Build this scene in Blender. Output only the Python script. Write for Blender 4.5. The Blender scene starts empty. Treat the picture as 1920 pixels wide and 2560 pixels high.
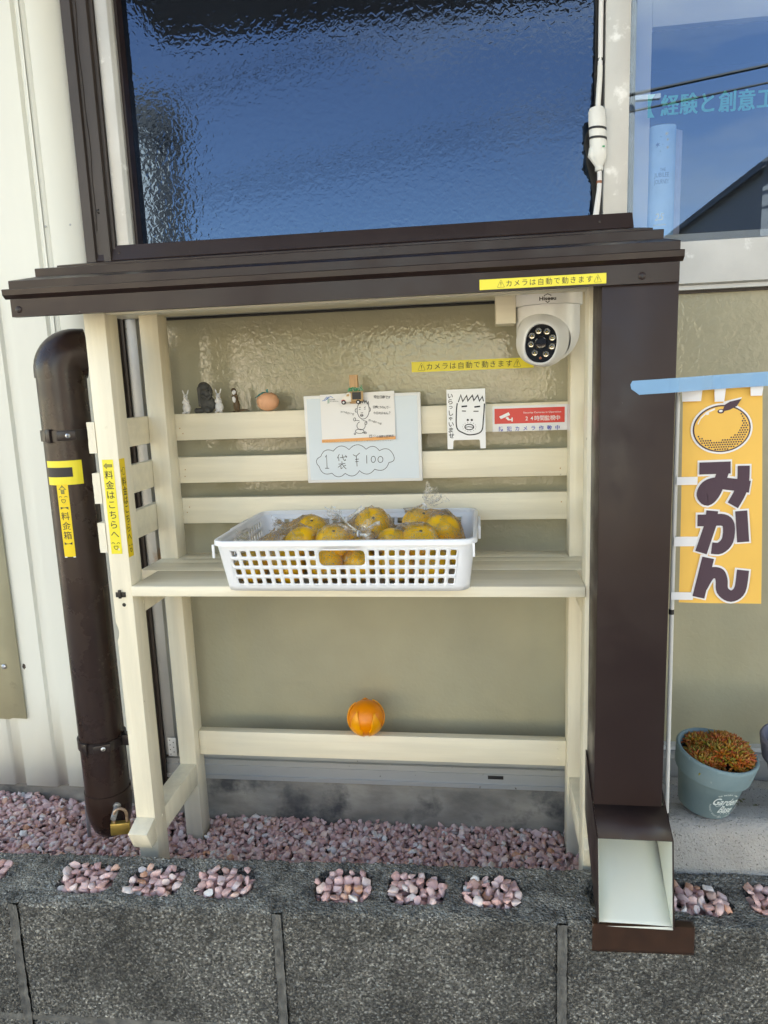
import bpy, bmesh, math, random
from mathutils import Vector, Matrix, Euler, noise
R = math.radians
rnd = random.Random(7)
S = bpy.context.scene
COL = S.collection

# ------------------------------------------------------------------ camera
cam = bpy.data.cameras.new("camera"); camo = bpy.data.objects.new("camera", cam); COL.objects.link(camo)
cam.sensor_fit = 'HORIZONTAL'; cam.sensor_width = 36.0; cam.lens = 33.856
cam.clip_start = 0.02; cam.clip_end = 500
rgt = Vector((0.99094516, 0.12908749, -0.03693378)); dwn = Vector((-0.01351871, -0.17775447, -0.98398201)); fwd = Vector((-0.13358491, 0.97557151, -0.17439984))
mw = Matrix.Identity(4)
for i in range(3):
    mw[i][0] = rgt[i]; mw[i][1] = -dwn[i]; mw[i][2] = -fwd[i]
mw.translation = Vector((0.29753, -0.88160, 0.73678))
camo.matrix_world = mw
S.camera = camo

# ------------------------------------------------------------------ world, sun, exposure
SUN_EL, SUN_ROT = R(46), R(28)
w = bpy.data.worlds.new("World"); S.world = w; w.use_nodes = True
nt = w.node_tree; nt.nodes.clear()
N = nt.nodes.new; L = nt.links.new
out = N('ShaderNodeOutputWorld'); bg = N('ShaderNodeBackground'); sky = N('ShaderNodeTexSky')
sky.sky_type = 'NISHITA'; sky.sun_disc = False; sky.sun_elevation = SUN_EL; sky.sun_rotation = SUN_ROT
sky.air_density = 1.0; sky.dust_density = 0.2; sky.ozone_density = 4.0
tc = N('ShaderNodeTexCoord'); mp = N('ShaderNodeMapping'); mp.inputs['Scale'].default_value = (1.0, 1.0, 3.2); mp.inputs['Location'].default_value = (1.3, 0.4, 0.2)
nz = N('ShaderNodeTexNoise'); nz.inputs['Scale'].default_value = 2.2; nz.inputs['Detail'].default_value = 7; nz.inputs['Roughness'].default_value = .58
rp = N('ShaderNodeValToRGB'); rp.color_ramp.elements[0].position = .52; rp.color_ramp.elements[1].position = .86
mx = N('ShaderNodeMix'); mx.data_type = 'RGBA'
L(tc.outputs['Generated'], mp.inputs[0]); L(mp.outputs[0], nz.inputs['Vector']); L(nz.outputs['Fac'], rp.inputs[0])
hs = N('ShaderNodeHueSaturation'); hs.inputs['Saturation'].default_value = 1.04; L(sky.outputs[0], hs.inputs['Color'])
L(rp.outputs[0], mx.inputs[0]); L(hs.outputs[0], mx.inputs[6]); mx.inputs[7].default_value = (5.2, 5.3, 5.6, 1)
L(mx.outputs[2], bg.inputs[0]); bg.inputs[1].default_value = 0.09; L(bg.outputs[0], out.inputs[0])
sl = bpy.data.lights.new("sun", 'SUN'); sl.energy = 4.6; sl.angle = R(.53); sl.color = (1, .95, .87)
so = bpy.data.objects.new("sun", sl); COL.objects.link(so)
sd = Vector((math.sin(SUN_ROT)*math.cos(SUN_EL), math.cos(SUN_ROT)*math.cos(SUN_EL), math.sin(SUN_EL)))
so.rotation_euler = sd.to_track_quat('Z', 'Y').to_euler(); so.location = (2, 6, 8)
S.view_settings.view_transform = 'Standard'; S.view_settings.look = 'None'; S.view_settings.gamma = 1
S.view_settings.use_curve_mapping = False
S.view_settings.exposure = 3.05
S.view_settings.use_white_balance = True; S.view_settings.white_balance_temperature = 9500; S.view_settings.white_balance_tint = 10
S.cycles.max_bounces = 8; S.cycles.transparent_max_bounces = 16; S.cycles.caustics_reflective = False; S.cycles.caustics_refractive = False

# ------------------------------------------------------------------ materials
MATS = {}
def mat(name, col, rough=.5, metal=0., var=0., vscale=8., bump=0., bscale=60., bdetail=4., bdist=.002, spec=.5, coat=0., coatr=.1, ior=1.5, col2=None, spots=None, trans=0., stretch=None, vdetail=5, sss=0., rvar=0.):
    m = bpy.data.materials.new(name); m.use_nodes = True; n = m.node_tree.nodes; l = m.node_tree.links
    p = n['Principled BSDF']
    p.inputs['Roughness'].default_value = rough; p.inputs['Metallic'].default_value = metal
    p.inputs['Specular IOR Level'].default_value = spec; p.inputs['IOR'].default_value = ior
    p.inputs['Coat Weight'].default_value = coat; p.inputs['Coat Roughness'].default_value = coatr
    p.inputs['Transmission Weight'].default_value = trans
    if sss: p.inputs['Subsurface Weight'].default_value = sss; p.inputs['Subsurface Radius'].default_value = (.01, .006, .003); p.inputs['Subsurface Scale'].default_value = .5
    g = n.new('ShaderNodeNewGeometry'); src = g.outputs['Position']
    if stretch:
        mpn = n.new('ShaderNodeMapping'); mpn.inputs['Scale'].default_value = stretch; l.new(src, mpn.inputs[0]); src = mpn.outputs[0]
    c4 = (*col, 1); cout = None
    if var or col2:
        t = n.new('ShaderNodeTexNoise'); t.inputs['Scale'].default_value = vscale; t.inputs['Detail'].default_value = vdetail; l.new(src, t.inputs['Vector'])
        r = n.new('ShaderNodeValToRGB'); r.color_ramp.elements[0].position = .33; r.color_ramp.elements[1].position = .68
        if col2: a, b = col, col2
        else: a, b = [c*(1-var) for c in col], [min(1, c*(1+var)) for c in col]
        r.color_ramp.elements[0].color = (*a, 1); r.color_ramp.elements[1].color = (*b, 1)
        l.new(t.outputs['Fac'], r.inputs[0]); cout = r.outputs[0]
    if spots:   # list of (colour, scale, threshold, softness)
        for (sc, ss, th, so_) in spots:
            t = n.new('ShaderNodeTexNoise'); t.inputs['Scale'].default_value = ss; t.inputs['Detail'].default_value = 6; t.inputs['Roughness'].default_value = .6; l.new(g.outputs['Position'], t.inputs['Vector'])
            r = n.new('ShaderNodeMapRange'); r.inputs[1].default_value = th; r.inputs[2].default_value = th+so_; l.new(t.outputs['Fac'], r.inputs[0])
            x = n.new('ShaderNodeMix'); x.data_type = 'RGBA'; l.new(r.outputs[0], x.inputs[0])
            if cout: l.new(cout, x.inputs[6])
            else: x.inputs[6].default_value = c4
            x.inputs[7].default_value = (*sc, 1); cout = x.outputs[2]
    if rvar:
        t = n.new('ShaderNodeTexNoise'); t.inputs['Scale'].default_value = 11; t.inputs['Detail'].default_value = 7; t.inputs['Roughness'].default_value = .65; l.new(g.outputs['Position'], t.inputs['Vector'])
        q = n.new('ShaderNodeMapRange'); q.inputs[1].default_value = .35; q.inputs[2].default_value = .68; q.inputs[3].default_value = rough-rvar; q.inputs[4].default_value = rough+rvar; l.new(t.outputs['Fac'], q.inputs[0]); l.new(q.outputs[0], p.inputs['Roughness'])
    if cout: l.new(cout, p.inputs['Base Color'])
    else: p.inputs['Base Color'].default_value = c4
    if bump:
        t = n.new('ShaderNodeTexNoise'); t.inputs['Scale'].default_value = bscale; t.inputs['Detail'].default_value = bdetail; l.new(src, t.inputs['Vector'])
        b = n.new('ShaderNodeBump'); b.inputs['Strength'].default_value = bump; b.inputs['Distance'].default_value = bdist
        l.new(t.outputs['Fac'], b.inputs['Height']); l.new(b.outputs[0], p.inputs['Normal'])
        if coat: l.new(b.outputs[0], p.inputs['Coat Normal'])
    MATS[name] = m; return m

mat('cream', (.78, .715, .565), .42, var=.06, vscale=70, bump=.45, bscale=150, bdist=.0014, stretch=(1, 1, .07), spots=[((.30, .26, .19), 55, .72, .03)])
mat('creamH', (.78, .715, .565), .42, var=.06, vscale=70, bump=.45, bscale=150, bdist=.0014, stretch=(.06, 1, 1), spots=[((.30, .26, .19), 55, .72, .03)])
mat('cutwood', (.80, .74, .60), .6, bump=.6, bscale=220, bdist=.001)
mat('brown', (.029, .0170, .0155), .42, rvar=.14, spec=.30, var=.07, vscale=5, bump=.06, bscale=400, bdist=.0003, spots=[((.16, .14, .13), 170, .735, .02)])
mat('brownpvc', (.026, .0135, .0110), .30, rvar=.10, spec=.4, spots=[((.07, .055, .05), 190, .745, .02)], var=.06, vscale=6, bump=.05, bscale=30, bdist=.0006)
mat('brownclip', (.022, .014, .013), .34, bump=.1, bscale=120, bdist=.0004)
mat('browntape', (.045, .020, .011), .28, var=.2, vscale=40, bump=.3, bscale=45, bdist=.002)
mat('darktrim', (.040, .029, .026), .5, var=.18, vscale=9, bump=.2, bscale=60, bdist=.001, spots=[((.12, .10, .09), 30, .70, .06)])
mat('alu', (.50, .505, .50), .5, metal=.35, var=.10, vscale=10, bump=.35, bscale=240, bdist=.0008, spots=[((.72, .73, .73), 26, .60, .10), ((.22, .21, .19), 110, .70, .05)])
mat('alutrack', (.47, .475, .47), .46, metal=.45, var=.16, vscale=6, bump=.2, bscale=120, bdist=.0006, stretch=(.15, 1, 1), spots=[((.13, .12, .105), 70, .67, .06), ((.34, .17, .06), 5.0, .62, .08)])
mat('alulight', (.60, .61, .61), .5, metal=.2, var=.06, vscale=12, spots=[((.3, .29, .27), 90, .71, .05)])
mat('siding', (.725, .735, .675), .45, var=.03, vscale=4, bump=.05, bscale=30, bdist=.002, spots=[((.50, .50, .42), 7, .66, .16)], stretch=(3, 1, .3))
mat('patchfrp', (.55, .53, .38), .5, var=.10, vscale=9, bump=.1, bscale=50, spots=[((.35, .31, .2), 12, .64, .1)])
mat('footing', (.17, .155, .135), .85, col2=(.44, .40, .335), vscale=18, bump=.5, bscale=240, bdist=.002, spots=[((.085, .082, .080), 9, .52, .12), ((.36, .33, .30), 30, .70, .06), ((.17, .10, .06), 16, .69, .08)], stretch=(.5, 1, 1))
mat('wallpaint', (.62, .60, .54), .8, var=.05)
mat('rubber', (.012, .012, .013), .6, bump=.4, bscale=120)
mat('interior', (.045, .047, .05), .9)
mat('innerframe', (.55, .55, .57), .5)
mat('mortar', (.075, .073, .068), .95, col2=(.17, .165, .15), vscale=55, bump=.8, bscale=260, bdist=.003, spots=[((.07, .07, .07), 26, .58, .1)])
mat('mortardark', (.09, .09, .092), .95, col2=(.15, .15, .15), vscale=60, bump=.8, bscale=300, bdist=.003, spots=[((.30, .30, .30), 240, .68, .03)])
mat('gutterstone', (.35, .34, .325), .92, col2=(.46, .45, .43), vscale=14, bump=1.0, bscale=300, bdist=.004, spots=[((.13, .125, .12), 330, .60, .04), ((.23, .22, .205), 10, .56, .15)])
mat('soilbase', (.12, .085, .075), .95, var=.3, vscale=60, bump=1, bscale=200, bdist=.004)
mat('asphalt', (.055, .055, .056), .9, var=.2, vscale=40, bump=.6, bscale=300)
mat('pavement', (.26, .25, .24), .9, var=.1, vscale=10, bump=.4, bscale=200)
mat('white', (.80, .80, .80), .35)
mat('whiteplastic', (.80, .815, .84), .33, bump=.03, bscale=60, sss=.0)
mat('camplastic', (.76, .755, .75), .28)
mat('whitepaper', (.80, .795, .785), .7, bump=.05, bscale=40, bdist=.001)
mat('boardblue', (.60, .69, .76), .35)
mat('boardframe', (.76, .77, .77), .4)
mat('black', (.010, .010, .012), .5)
mat('ink', (.015, .016, .022), .6)
mat('inkgrey', (.06, .06, .07), .6)
mat('blackgloss', (.008, .008, .009), .08)
mat('yellowtape', (.83, .70, .045), .38, bump=.05, bscale=120)
mat('yellowdeep', (.85, .60, .020), .38)
mat('olive', (.30, .28, .05), .5)
mat('red', (.70, .045, .035), .4)
mat('bluetext', (.02, .05, .42), .5)
mat('stickerw', (.74, .74, .75), .35)
mat('orangeband', (.80, .38, .14), .6)
mat('bluelogo', (.08, .22, .55), .6); mat('greenlogo', (.10, .32, .22), .6)
mat('flag', (.86, .50, .115), .75, var=.04, vscale=10, bump=.15, bscale=700, bdist=.0003)
mat('plum', (.075, .042, .058), .8, bump=.12, bscale=700, bdist=.0003)
mat('flagwhite', (.80, .78, .78), .75)
mat('fabricwhite', (.78, .77, .78), .8)
mat('maskblue', (.25, .52, .80), .6, var=.03, vscale=30, bump=.15, bscale=200, bdist=.0004)
mat('pole', (.62, .61, .58), .35)
mat('peg', (.55, .33, .17), .6, var=.12, vscale=60, stretch=(4, 1, .3))
mat('toyred', (.55, .06, .09), .4); mat('toygreen', (.03, .33, .16), .6); mat('toywood', (.52, .33, .16), .6); mat('toycream', (.80, .76, .70), .5)
mat('rabbit', (.70, .69, .69), .6, var=.04, vscale=120, bump=.2, bscale=400)
mat('elephant', (.055, .055, .052), .65, var=.1, vscale=90, bump=.2, bscale=500)
mat('otter', (.105, .066, .032), .6, var=.1, vscale=90, bump=.2, bscale=500)
mat('salmon', (.78, .40, .235), .6, var=.05, vscale=40, bump=.25, bscale=900, bdist=.0004)
mat('teal', (.015, .21, .20), .45)
mat('toyorange', (.85, .24, .006), .34, sss=.15); mat('toypeel', (.90, .335, .008), .38, sss=.1)
mat('brass', (.50, .34, .10), .34, metal=.75, var=.1, vscale=60, bump=.1, bscale=200)
mat('steel', (.55, .56, .57), .32, metal=.9)
mat('steelrust', (.42, .30, .22), .4, metal=.8, var=.4, vscale=160)
mat('zinc', (.45, .47, .49), .4, metal=.7, var=.1, vscale=80)
mat('irondark', (.030, .027, .025), .45, metal=.5, bump=.2, bscale=300)
mat('lens', (.010, .009, .012), .06, coat=.6, coatr=.02)
mat('ledcup', (.62, .60, .55), .14, metal=.85); mat('ledchip', (.62, .48, .16), .3)
mat('cable', (.74, .75, .76), .4); mat('plug', (.76, .77, .75), .45, bump=.1, bscale=30, bdist=.002)
mat('copper', (.28, .10, .05), .4)
mat('pot', (.145, .235, .262), .75, col2=(.19, .280, .305), vscale=22, bump=.35, bscale=130, bdist=.0015, spots=[((.40, .45, .46), 60, .67, .06)])
mat('potpurple', (.15, .155, .21), .75, var=.1, vscale=20)
mat('potprint', (.62, .70, .69), .7)
mat('soil', (.05, .035, .025), .95, bump=1, bscale=300, bdist=.004)
mat('leafgreen', (.12, .13, .05), .55)
mat('bookblue', (.40, .66, .92), .5, var=.10, vscale=30); mat('pages', (.48, .47, .58), .8, var=.25, vscale=120, stretch=(20, 20, .5)); mat('gold', (.62, .52, .33), .35, metal=.6); mat('navy', (.05, .12, .25), .5)
mat('greentext', (.02, .52, .36), .55)
mat('creamliner', (.72, .74, .655), .5, var=.03, vscale=8, bump=.05, bscale=100)
mat('housegrey', (.24, .24, .245), .8, var=.05); mat('housedark', (.10, .095, .09), .7); mat('housewhite', (.66, .67, .64), .8, var=.04); mat('rooftile', (.10, .10, .11), .7, var=.2, vscale=4)
mat('bark', (.10, .075, .05), .9, var=.2, bump=.5, bscale=30); mat('wire', (.012, .012, .012), .6); mat('concretepole', (.38, .37, .35), .9, var=.08)
mat('winglass', (.03, .035, .045), .08)
mat('crown', (.045, .085, .035), .6, var=.4, vscale=3)

def node_mat(name):
    m = bpy.data.materials.new(name); m.use_nodes = True; MATS[name] = m
    return m, m.node_tree.nodes, m.node_tree.links, m.node_tree.nodes['Principled BSDF']

def pebble_mat():
    m, n, l, p = node_mat('pebble')
    g = n.new('ShaderNodeNewGeometry'); oi = n.new('ShaderNodeObjectInfo')
    a = n.new('ShaderNodeMath'); a.operation = 'ADD'; l.new(g.outputs['Random Per Island'], a.inputs[0]); l.new(oi.outputs['Random'], a.inputs[1])
    f = n.new('ShaderNodeMath'); f.operation = 'FRACT'; l.new(a.outputs[0], f.inputs[0])
    r = n.new('ShaderNodeValToRGB'); e = r.color_ramp.elements
    stops = [(0, (0.650, 0.354, 0.326)), (.18, (0.744, 0.459, 0.421)), (.34, (0.568, 0.328, 0.320)), (.48, (0.840, 0.603, 0.563)), (.62, (0.676, 0.420, 0.409)), (.74, (0.850, 0.708, 0.677)), (.84, (0.704, 0.340, 0.204)), (.90, (0.568, 0.420, 0.435)), (.96, (0.850, 0.839, 0.793)), (1, (0.744, 0.485, 0.447))]
    e[0].position = 0; e[0].color = (*stops[0][1], 1); e[1].position = 1; e[1].color = (*stops[-1][1], 1)
    for s, c in stops[1:-1]:
        q = e.new(s); q.color = (*c, 1)
    l.new(f.outputs[0], r.inputs[0])
    t = n.new('ShaderNodeTexNoise'); t.inputs['Scale'].default_value = 130; t.inputs['Detail'].default_value = 5; t.inputs['Distortion'].default_value = 1.2; l.new(g.outputs['Position'], t.inputs['Vector'])
    mr = n.new('ShaderNodeMapRange'); mr.inputs[1].default_value = .52; mr.inputs[2].default_value = .72; mr.inputs[4].default_value = .6; l.new(t.outputs['Fac'], mr.inputs[0])
    x = n.new('ShaderNodeMix'); x.data_type = 'RGBA'; l.new(mr.outputs[0], x.inputs[0]); l.new(r.outputs[0], x.inputs[6]); x.inputs[7].default_value = (.68, .57, .56, 1)
    t2 = n.new('ShaderNodeTexNoise'); t2.inputs['Scale'].default_value = 60; l.new(g.outputs['Position'], t2.inputs['Vector'])
    mr2 = n.new('ShaderNodeMapRange'); mr2.inputs[1].default_value = .58; mr2.inputs[2].default_value = .75; mr2.inputs[4].default_value = .55; l.new(t2.outputs['Fac'], mr2.inputs[0])
    x2 = n.new('ShaderNodeMix'); x2.data_type = 'RGBA'; l.new(mr2.outputs[0], x2.inputs[0]); l.new(x.outputs[2], x2.inputs[6]); x2.inputs[7].default_value = (.40, .17, .12, 1)
    l.new(x2.outputs[2], p.inputs['Base Color']); p.inputs['Roughness'].default_value = .62
    b = n.new('ShaderNodeBump'); b.inputs['Strength'].default_value = .35; b.inputs['Distance'].default_value = .001
    l.new(t.outputs['Fac'], b.inputs['Height']); l.new(b.outputs[0], p.inputs['Normal'])
pebble_mat()
def see_through(name, fac):
    n = MATS[name].node_tree.nodes; l = MATS[name].node_tree.links; o = n['Material Output']; p = n['Principled BSDF']
    tr = n.new('ShaderNodeBsdfTransparent'); mx = n.new('ShaderNodeMixShader'); mx.inputs[0].default_value = fac
    l.new(p.outputs[0], mx.inputs[1]); l.new(tr.outputs[0], mx.inputs[2]); l.new(mx.outputs[0], o.inputs[0])
see_through('maskblue', .38)

def block_mat():
    m, n, l, p = node_mat('block')
    g = n.new('ShaderNodeNewGeometry'); P = g.outputs['Position']
    v = n.new('ShaderNodeTexVoronoi'); v.inputs['Scale'].default_value = 330; l.new(P, v.inputs['Vector'])
    v2 = n.new('ShaderNodeTexVoronoi'); v2.inputs['Scale'].default_value = 190; l.new(P, v2.inputs['Vector'])
    sep = n.new('ShaderNodeSeparateColor'); l.new(v.outputs['Color'], sep.inputs[0])
    r = n.new('ShaderNodeValToRGB'); e = r.color_ramp.elements
    e[0].color = (.085, .082, .076, 1); e[1].color = (.70, .68, .62, 1); e[1].position = 1
    for s, c in ((.35, (.20, .193, .172)), (.7, (.31, .298, .265)), (.88, (.44, .42, .37))):
        q = e.new(s); q.color = (*c, 1)
    l.new(sep.outputs[0], r.inputs[0])
    # grimy dark patches with their own outline
    t = n.new('ShaderNodeTexNoise'); t.inputs['Scale'].default_value = 7; t.inputs['Detail'].default_value = 6; l.new(P, t.inputs['Vector'])
    mr = n.new('ShaderNodeMapRange'); mr.inputs[1].default_value = .40; mr.inputs[2].default_value = .66; mr.inputs[3].default_value = .58; mr.inputs[4].default_value = 1.28; l.new(t.outputs['Fac'], mr.inputs[0])
    x = n.new('ShaderNodeMix'); x.data_type = 'RGBA'; x.blend_type = 'MULTIPLY'; x.inputs[0].default_value = 1; l.new(r.outputs[0], x.inputs[6])
    cc = n.new('ShaderNodeCombineColor')
    for i in range(3): l.new(mr.outputs[0], cc.inputs[i])
    l.new(cc.outputs[0], x.inputs[7])
    # pores between grains
    mr3 = n.new('ShaderNodeMapRange'); mr3.inputs[1].default_value = .25; mr3.inputs[2].default_value = .55; mr3.inputs[3].default_value = 0; mr3.inputs[4].default_value = .55; l.new(v2.outputs['Distance'], mr3.inputs[0])
    x3 = n.new('ShaderNodeMix'); x3.data_type = 'RGBA'; l.new(mr3.outputs[0], x3.inputs[0]); l.new(x.outputs[2], x3.inputs[6]); x3.inputs[7].default_value = (.035, .034, .032, 1)
    # pale lime marks
    t4 = n.new('ShaderNodeTexNoise'); t4.inputs['Scale'].default_value = 14; t4.inputs['Detail'].default_value = 8; t4.inputs['Roughness'].default_value = .7; l.new(P, t4.inputs['Vector'])
    mr4 = n.new('ShaderNodeMapRange'); mr4.inputs[1].default_value = .70; mr4.inputs[2].default_value = .80; mr4.inputs[4].default_value = .6; l.new(t4.outputs['Fac'], mr4.inputs[0])
    x4 = n.new('ShaderNodeMix'); x4.data_type = 'RGBA'; l.new(mr4.outputs[0], x4.inputs[0]); l.new(x3.outputs[2], x4.inputs[6]); x4.inputs[7].default_value = (.42, .42, .40, 1)
    # sky light painted into the upper faces: paler, in patches
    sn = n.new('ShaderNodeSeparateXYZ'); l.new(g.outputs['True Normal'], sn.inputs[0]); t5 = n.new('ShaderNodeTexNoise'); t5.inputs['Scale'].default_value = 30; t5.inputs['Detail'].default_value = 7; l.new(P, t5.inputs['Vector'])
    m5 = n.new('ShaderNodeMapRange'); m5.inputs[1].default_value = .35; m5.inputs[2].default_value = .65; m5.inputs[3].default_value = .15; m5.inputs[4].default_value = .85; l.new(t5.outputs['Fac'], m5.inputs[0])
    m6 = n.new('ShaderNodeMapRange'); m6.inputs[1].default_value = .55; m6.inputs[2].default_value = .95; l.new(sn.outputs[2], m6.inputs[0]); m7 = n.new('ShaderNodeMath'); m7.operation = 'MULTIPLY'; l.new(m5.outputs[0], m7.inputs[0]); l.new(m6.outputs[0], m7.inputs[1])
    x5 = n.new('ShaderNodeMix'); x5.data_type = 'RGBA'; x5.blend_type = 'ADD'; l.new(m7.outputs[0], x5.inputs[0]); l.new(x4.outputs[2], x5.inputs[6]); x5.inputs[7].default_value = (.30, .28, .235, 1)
    l.new(x5.outputs[2], p.inputs['Base Color']); p.inputs['Roughness'].default_value = .9
    ad = n.new('ShaderNodeMath'); ad.operation = 'ADD'; l.new(v.outputs['Distance'], ad.inputs[0]); l.new(v2.outputs['Distance'], ad.inputs[1])
    b = n.new('ShaderNodeBump'); b.invert = True; b.inputs['Strength'].default_value = 1.0; b.inputs['Distance'].default_value = .006
    l.new(ad.outputs[0], b.inputs['Height']); l.new(b.outputs[0], p.inputs['Normal'])
block_mat()

def ripple(n, l, P, strength, dist, fine=True):
    """hammered pattern glass: coarse ripples plus fine pimples"""
    t = n.new('ShaderNodeTexNoise'); t.inputs['Scale'].default_value = 115; t.inputs['Detail'].default_value = 1.5; t.inputs['Distortion'].default_value = .6; l.new(P, t.inputs['Vector'])
    b = n.new('ShaderNodeBump'); b.inputs['Strength'].default_value = strength; b.inputs['Distance'].default_value = dist; l.new(t.outputs['Fac'], b.inputs['Height'])
    t2 = n.new('ShaderNodeTexNoise'); t2.inputs['Scale'].default_value = 620; t2.inputs['Detail'].default_value = 1; l.new(P, t2.inputs['Vector'])
    b2 = n.new('ShaderNodeBump'); b2.inputs['Strength'].default_value = strength*.5; b2.inputs['Distance'].default_value = dist*.10
    l.new(t2.outputs['Fac'], b2.inputs['Height']); l.new(b.outputs[0], b2.inputs['Normal'])
    return b2.outputs[0]
def pattern_glass(name, col, rough, ior, strength, dist, coat):
    m, n, l, p = node_mat(name); g = n.new('ShaderNodeNewGeometry'); P = g.outputs['Position']
    nn = ripple(n, l, P, strength, dist)
    t = n.new('ShaderNodeTexNoise'); t.inputs['Scale'].default_value = 5; t.inputs['Detail'].default_value = 6; l.new(P, t.inputs['Vector'])
    r = n.new('ShaderNodeValToRGB'); r.color_ramp.elements[0].position = .3; r.color_ramp.elements[1].position = .7
    r.color_ramp.elements[0].color = (*[c*.9 for c in col], 1); r.color_ramp.elements[1].color = (*[c*1.1 for c in col], 1)
    l.new(t.outputs['Fac'], r.inputs[0]); l.new(r.outputs[0], p.inputs['Base Color'])
    p.inputs['Roughness'].default_value = rough; p.inputs['IOR'].default_value = ior
    if not coat: p.inputs['Specular Tint'].default_value = (.36, .60, 1, 1)      # blue put into the reflection to deepen the mirrored sky
    if coat:
        p.inputs['Coat Weight'].default_value = coat; p.inputs['Coat Roughness'].default_value = .03; p.inputs['Coat IOR'].default_value = 1.5; l.new(nn, p.inputs['Coat Normal'])
        p.inputs['Specular IOR Level'].default_value = .1
    l.new(nn, p.inputs['Normal'])
pattern_glass('glassdark', (.008, .010, .014), .02, 1.92, .35, .00055, 0)
pattern_glass('glasskhaki', (.37, .345, .245), .5, 1.5, .35, .0014, .8)

def thin_glass(name, tint, refl_ior, rough=.0):
    m, n, l, p = node_mat(name); n.remove(p)
    o = n['Material Output']; tr = n.new('ShaderNodeBsdfTransparent'); tr.inputs[0].default_value = (*tint, 1)
    gl = n.new('ShaderNodeBsdfGlossy'); gl.inputs['Roughness'].default_value = rough; gl.inputs['Color'].default_value = (.42, .64, 1, 1) if name == 'clearglass' else (1, 1, 1, 1)  # clear pane: gloss colour tinted blue for a deeper sky reflection
    fr = n.new('ShaderNodeFresnel'); fr.inputs['IOR'].default_value = refl_ior
    mx = n.new('ShaderNodeMixShader'); l.new(fr.outputs[0], mx.inputs[0]); l.new(tr.outputs[0], mx.inputs[1]); l.new(gl.outputs[0], mx.inputs[2]); l.new(mx.outputs[0], o.inputs[0])
    return m, n, l, gl, fr
thin_glass('clearglass', (.90, .92, .92), 1.80)
m_, n_, l_, gl_, fr_ = thin_glass('film', (1, 1, 1), 1.20, .07)
g_ = n_.new('ShaderNodeNewGeometry'); t_ = n_.new('ShaderNodeTexNoise'); t_.inputs['Scale'].default_value = 90; t_.inputs['Detail'].default_value = 3; t_.inputs['Distortion'].default_value = 2
l_.new(g_.outputs['Position'], t_.inputs['Vector']); b_ = n_.new('ShaderNodeBump'); b_.inputs['Strength'].default_value = .9; b_.inputs['Distance'].default_value = .004; l_.new(t_.outputs['Fac'], b_.inputs['Height'])
df_ = n_.new('ShaderNodeBsdfDiffuse'); df_.inputs[0].default_value = (.9, .9, .92, 1); tl_ = n_.new('ShaderNodeBsdfTranslucent'); tl_.inputs[0].default_value = (.9, .9, .92, 1); a1_ = n_.new('ShaderNodeMixShader'); a1_.inputs[0].default_value = .5; l_.new(df_.outputs[0], a1_.inputs[1]); l_.new(tl_.outputs[0], a1_.inputs[2])
a2_ = n_.new('ShaderNodeMixShader'); a2_.inputs[0].default_value = .045; old_ = n_['Material Output'].inputs[0].links[0].from_socket; 
vm_ = n_.new('ShaderNodeMapping'); vm_.inputs['Scale'].default_value = (1, 1.6, .7); l_.new(g_.outputs['Position'], vm_.inputs[0])
cr_ = n_.new('ShaderNodeTexNoise'); cr_.inputs['Scale'].default_value = 75; cr_.inputs['Detail'].default_value = 3; cr_.inputs['Distortion'].default_value = 2.5; l_.new(vm_.outputs[0], cr_.inputs['Vector'])
c1_ = n_.new('ShaderNodeMath'); c1_.operation = 'SUBTRACT'; c1_.inputs[1].default_value = .5; l_.new(cr_.outputs['Fac'], c1_.inputs[0]); c2_ = n_.new('ShaderNodeMath'); c2_.operation = 'ABSOLUTE'; l_.new(c1_.outputs[0], c2_.inputs[0])
c3_ = n_.new('ShaderNodeMapRange'); c3_.inputs[1].default_value = .0; c3_.inputs[2].default_value = .035; c3_.inputs[3].default_value = .40; c3_.inputs[4].default_value = .006; l_.new(c2_.outputs[0], c3_.inputs[0]); l_.new(c3_.outputs[0], a2_.inputs[0])  # white streaks mixed in along creases stand in for film highlights
l_.new(old_, a2_.inputs[1]); l_.new(a1_.outputs[0], a2_.inputs[2]); l_.new(a2_.outputs[0], n_['Material Output'].inputs[0])
l_.new(b_.outputs[0], gl_.inputs['Normal']); l_.new(b_.outputs[0], fr_.inputs['Normal'])

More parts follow.
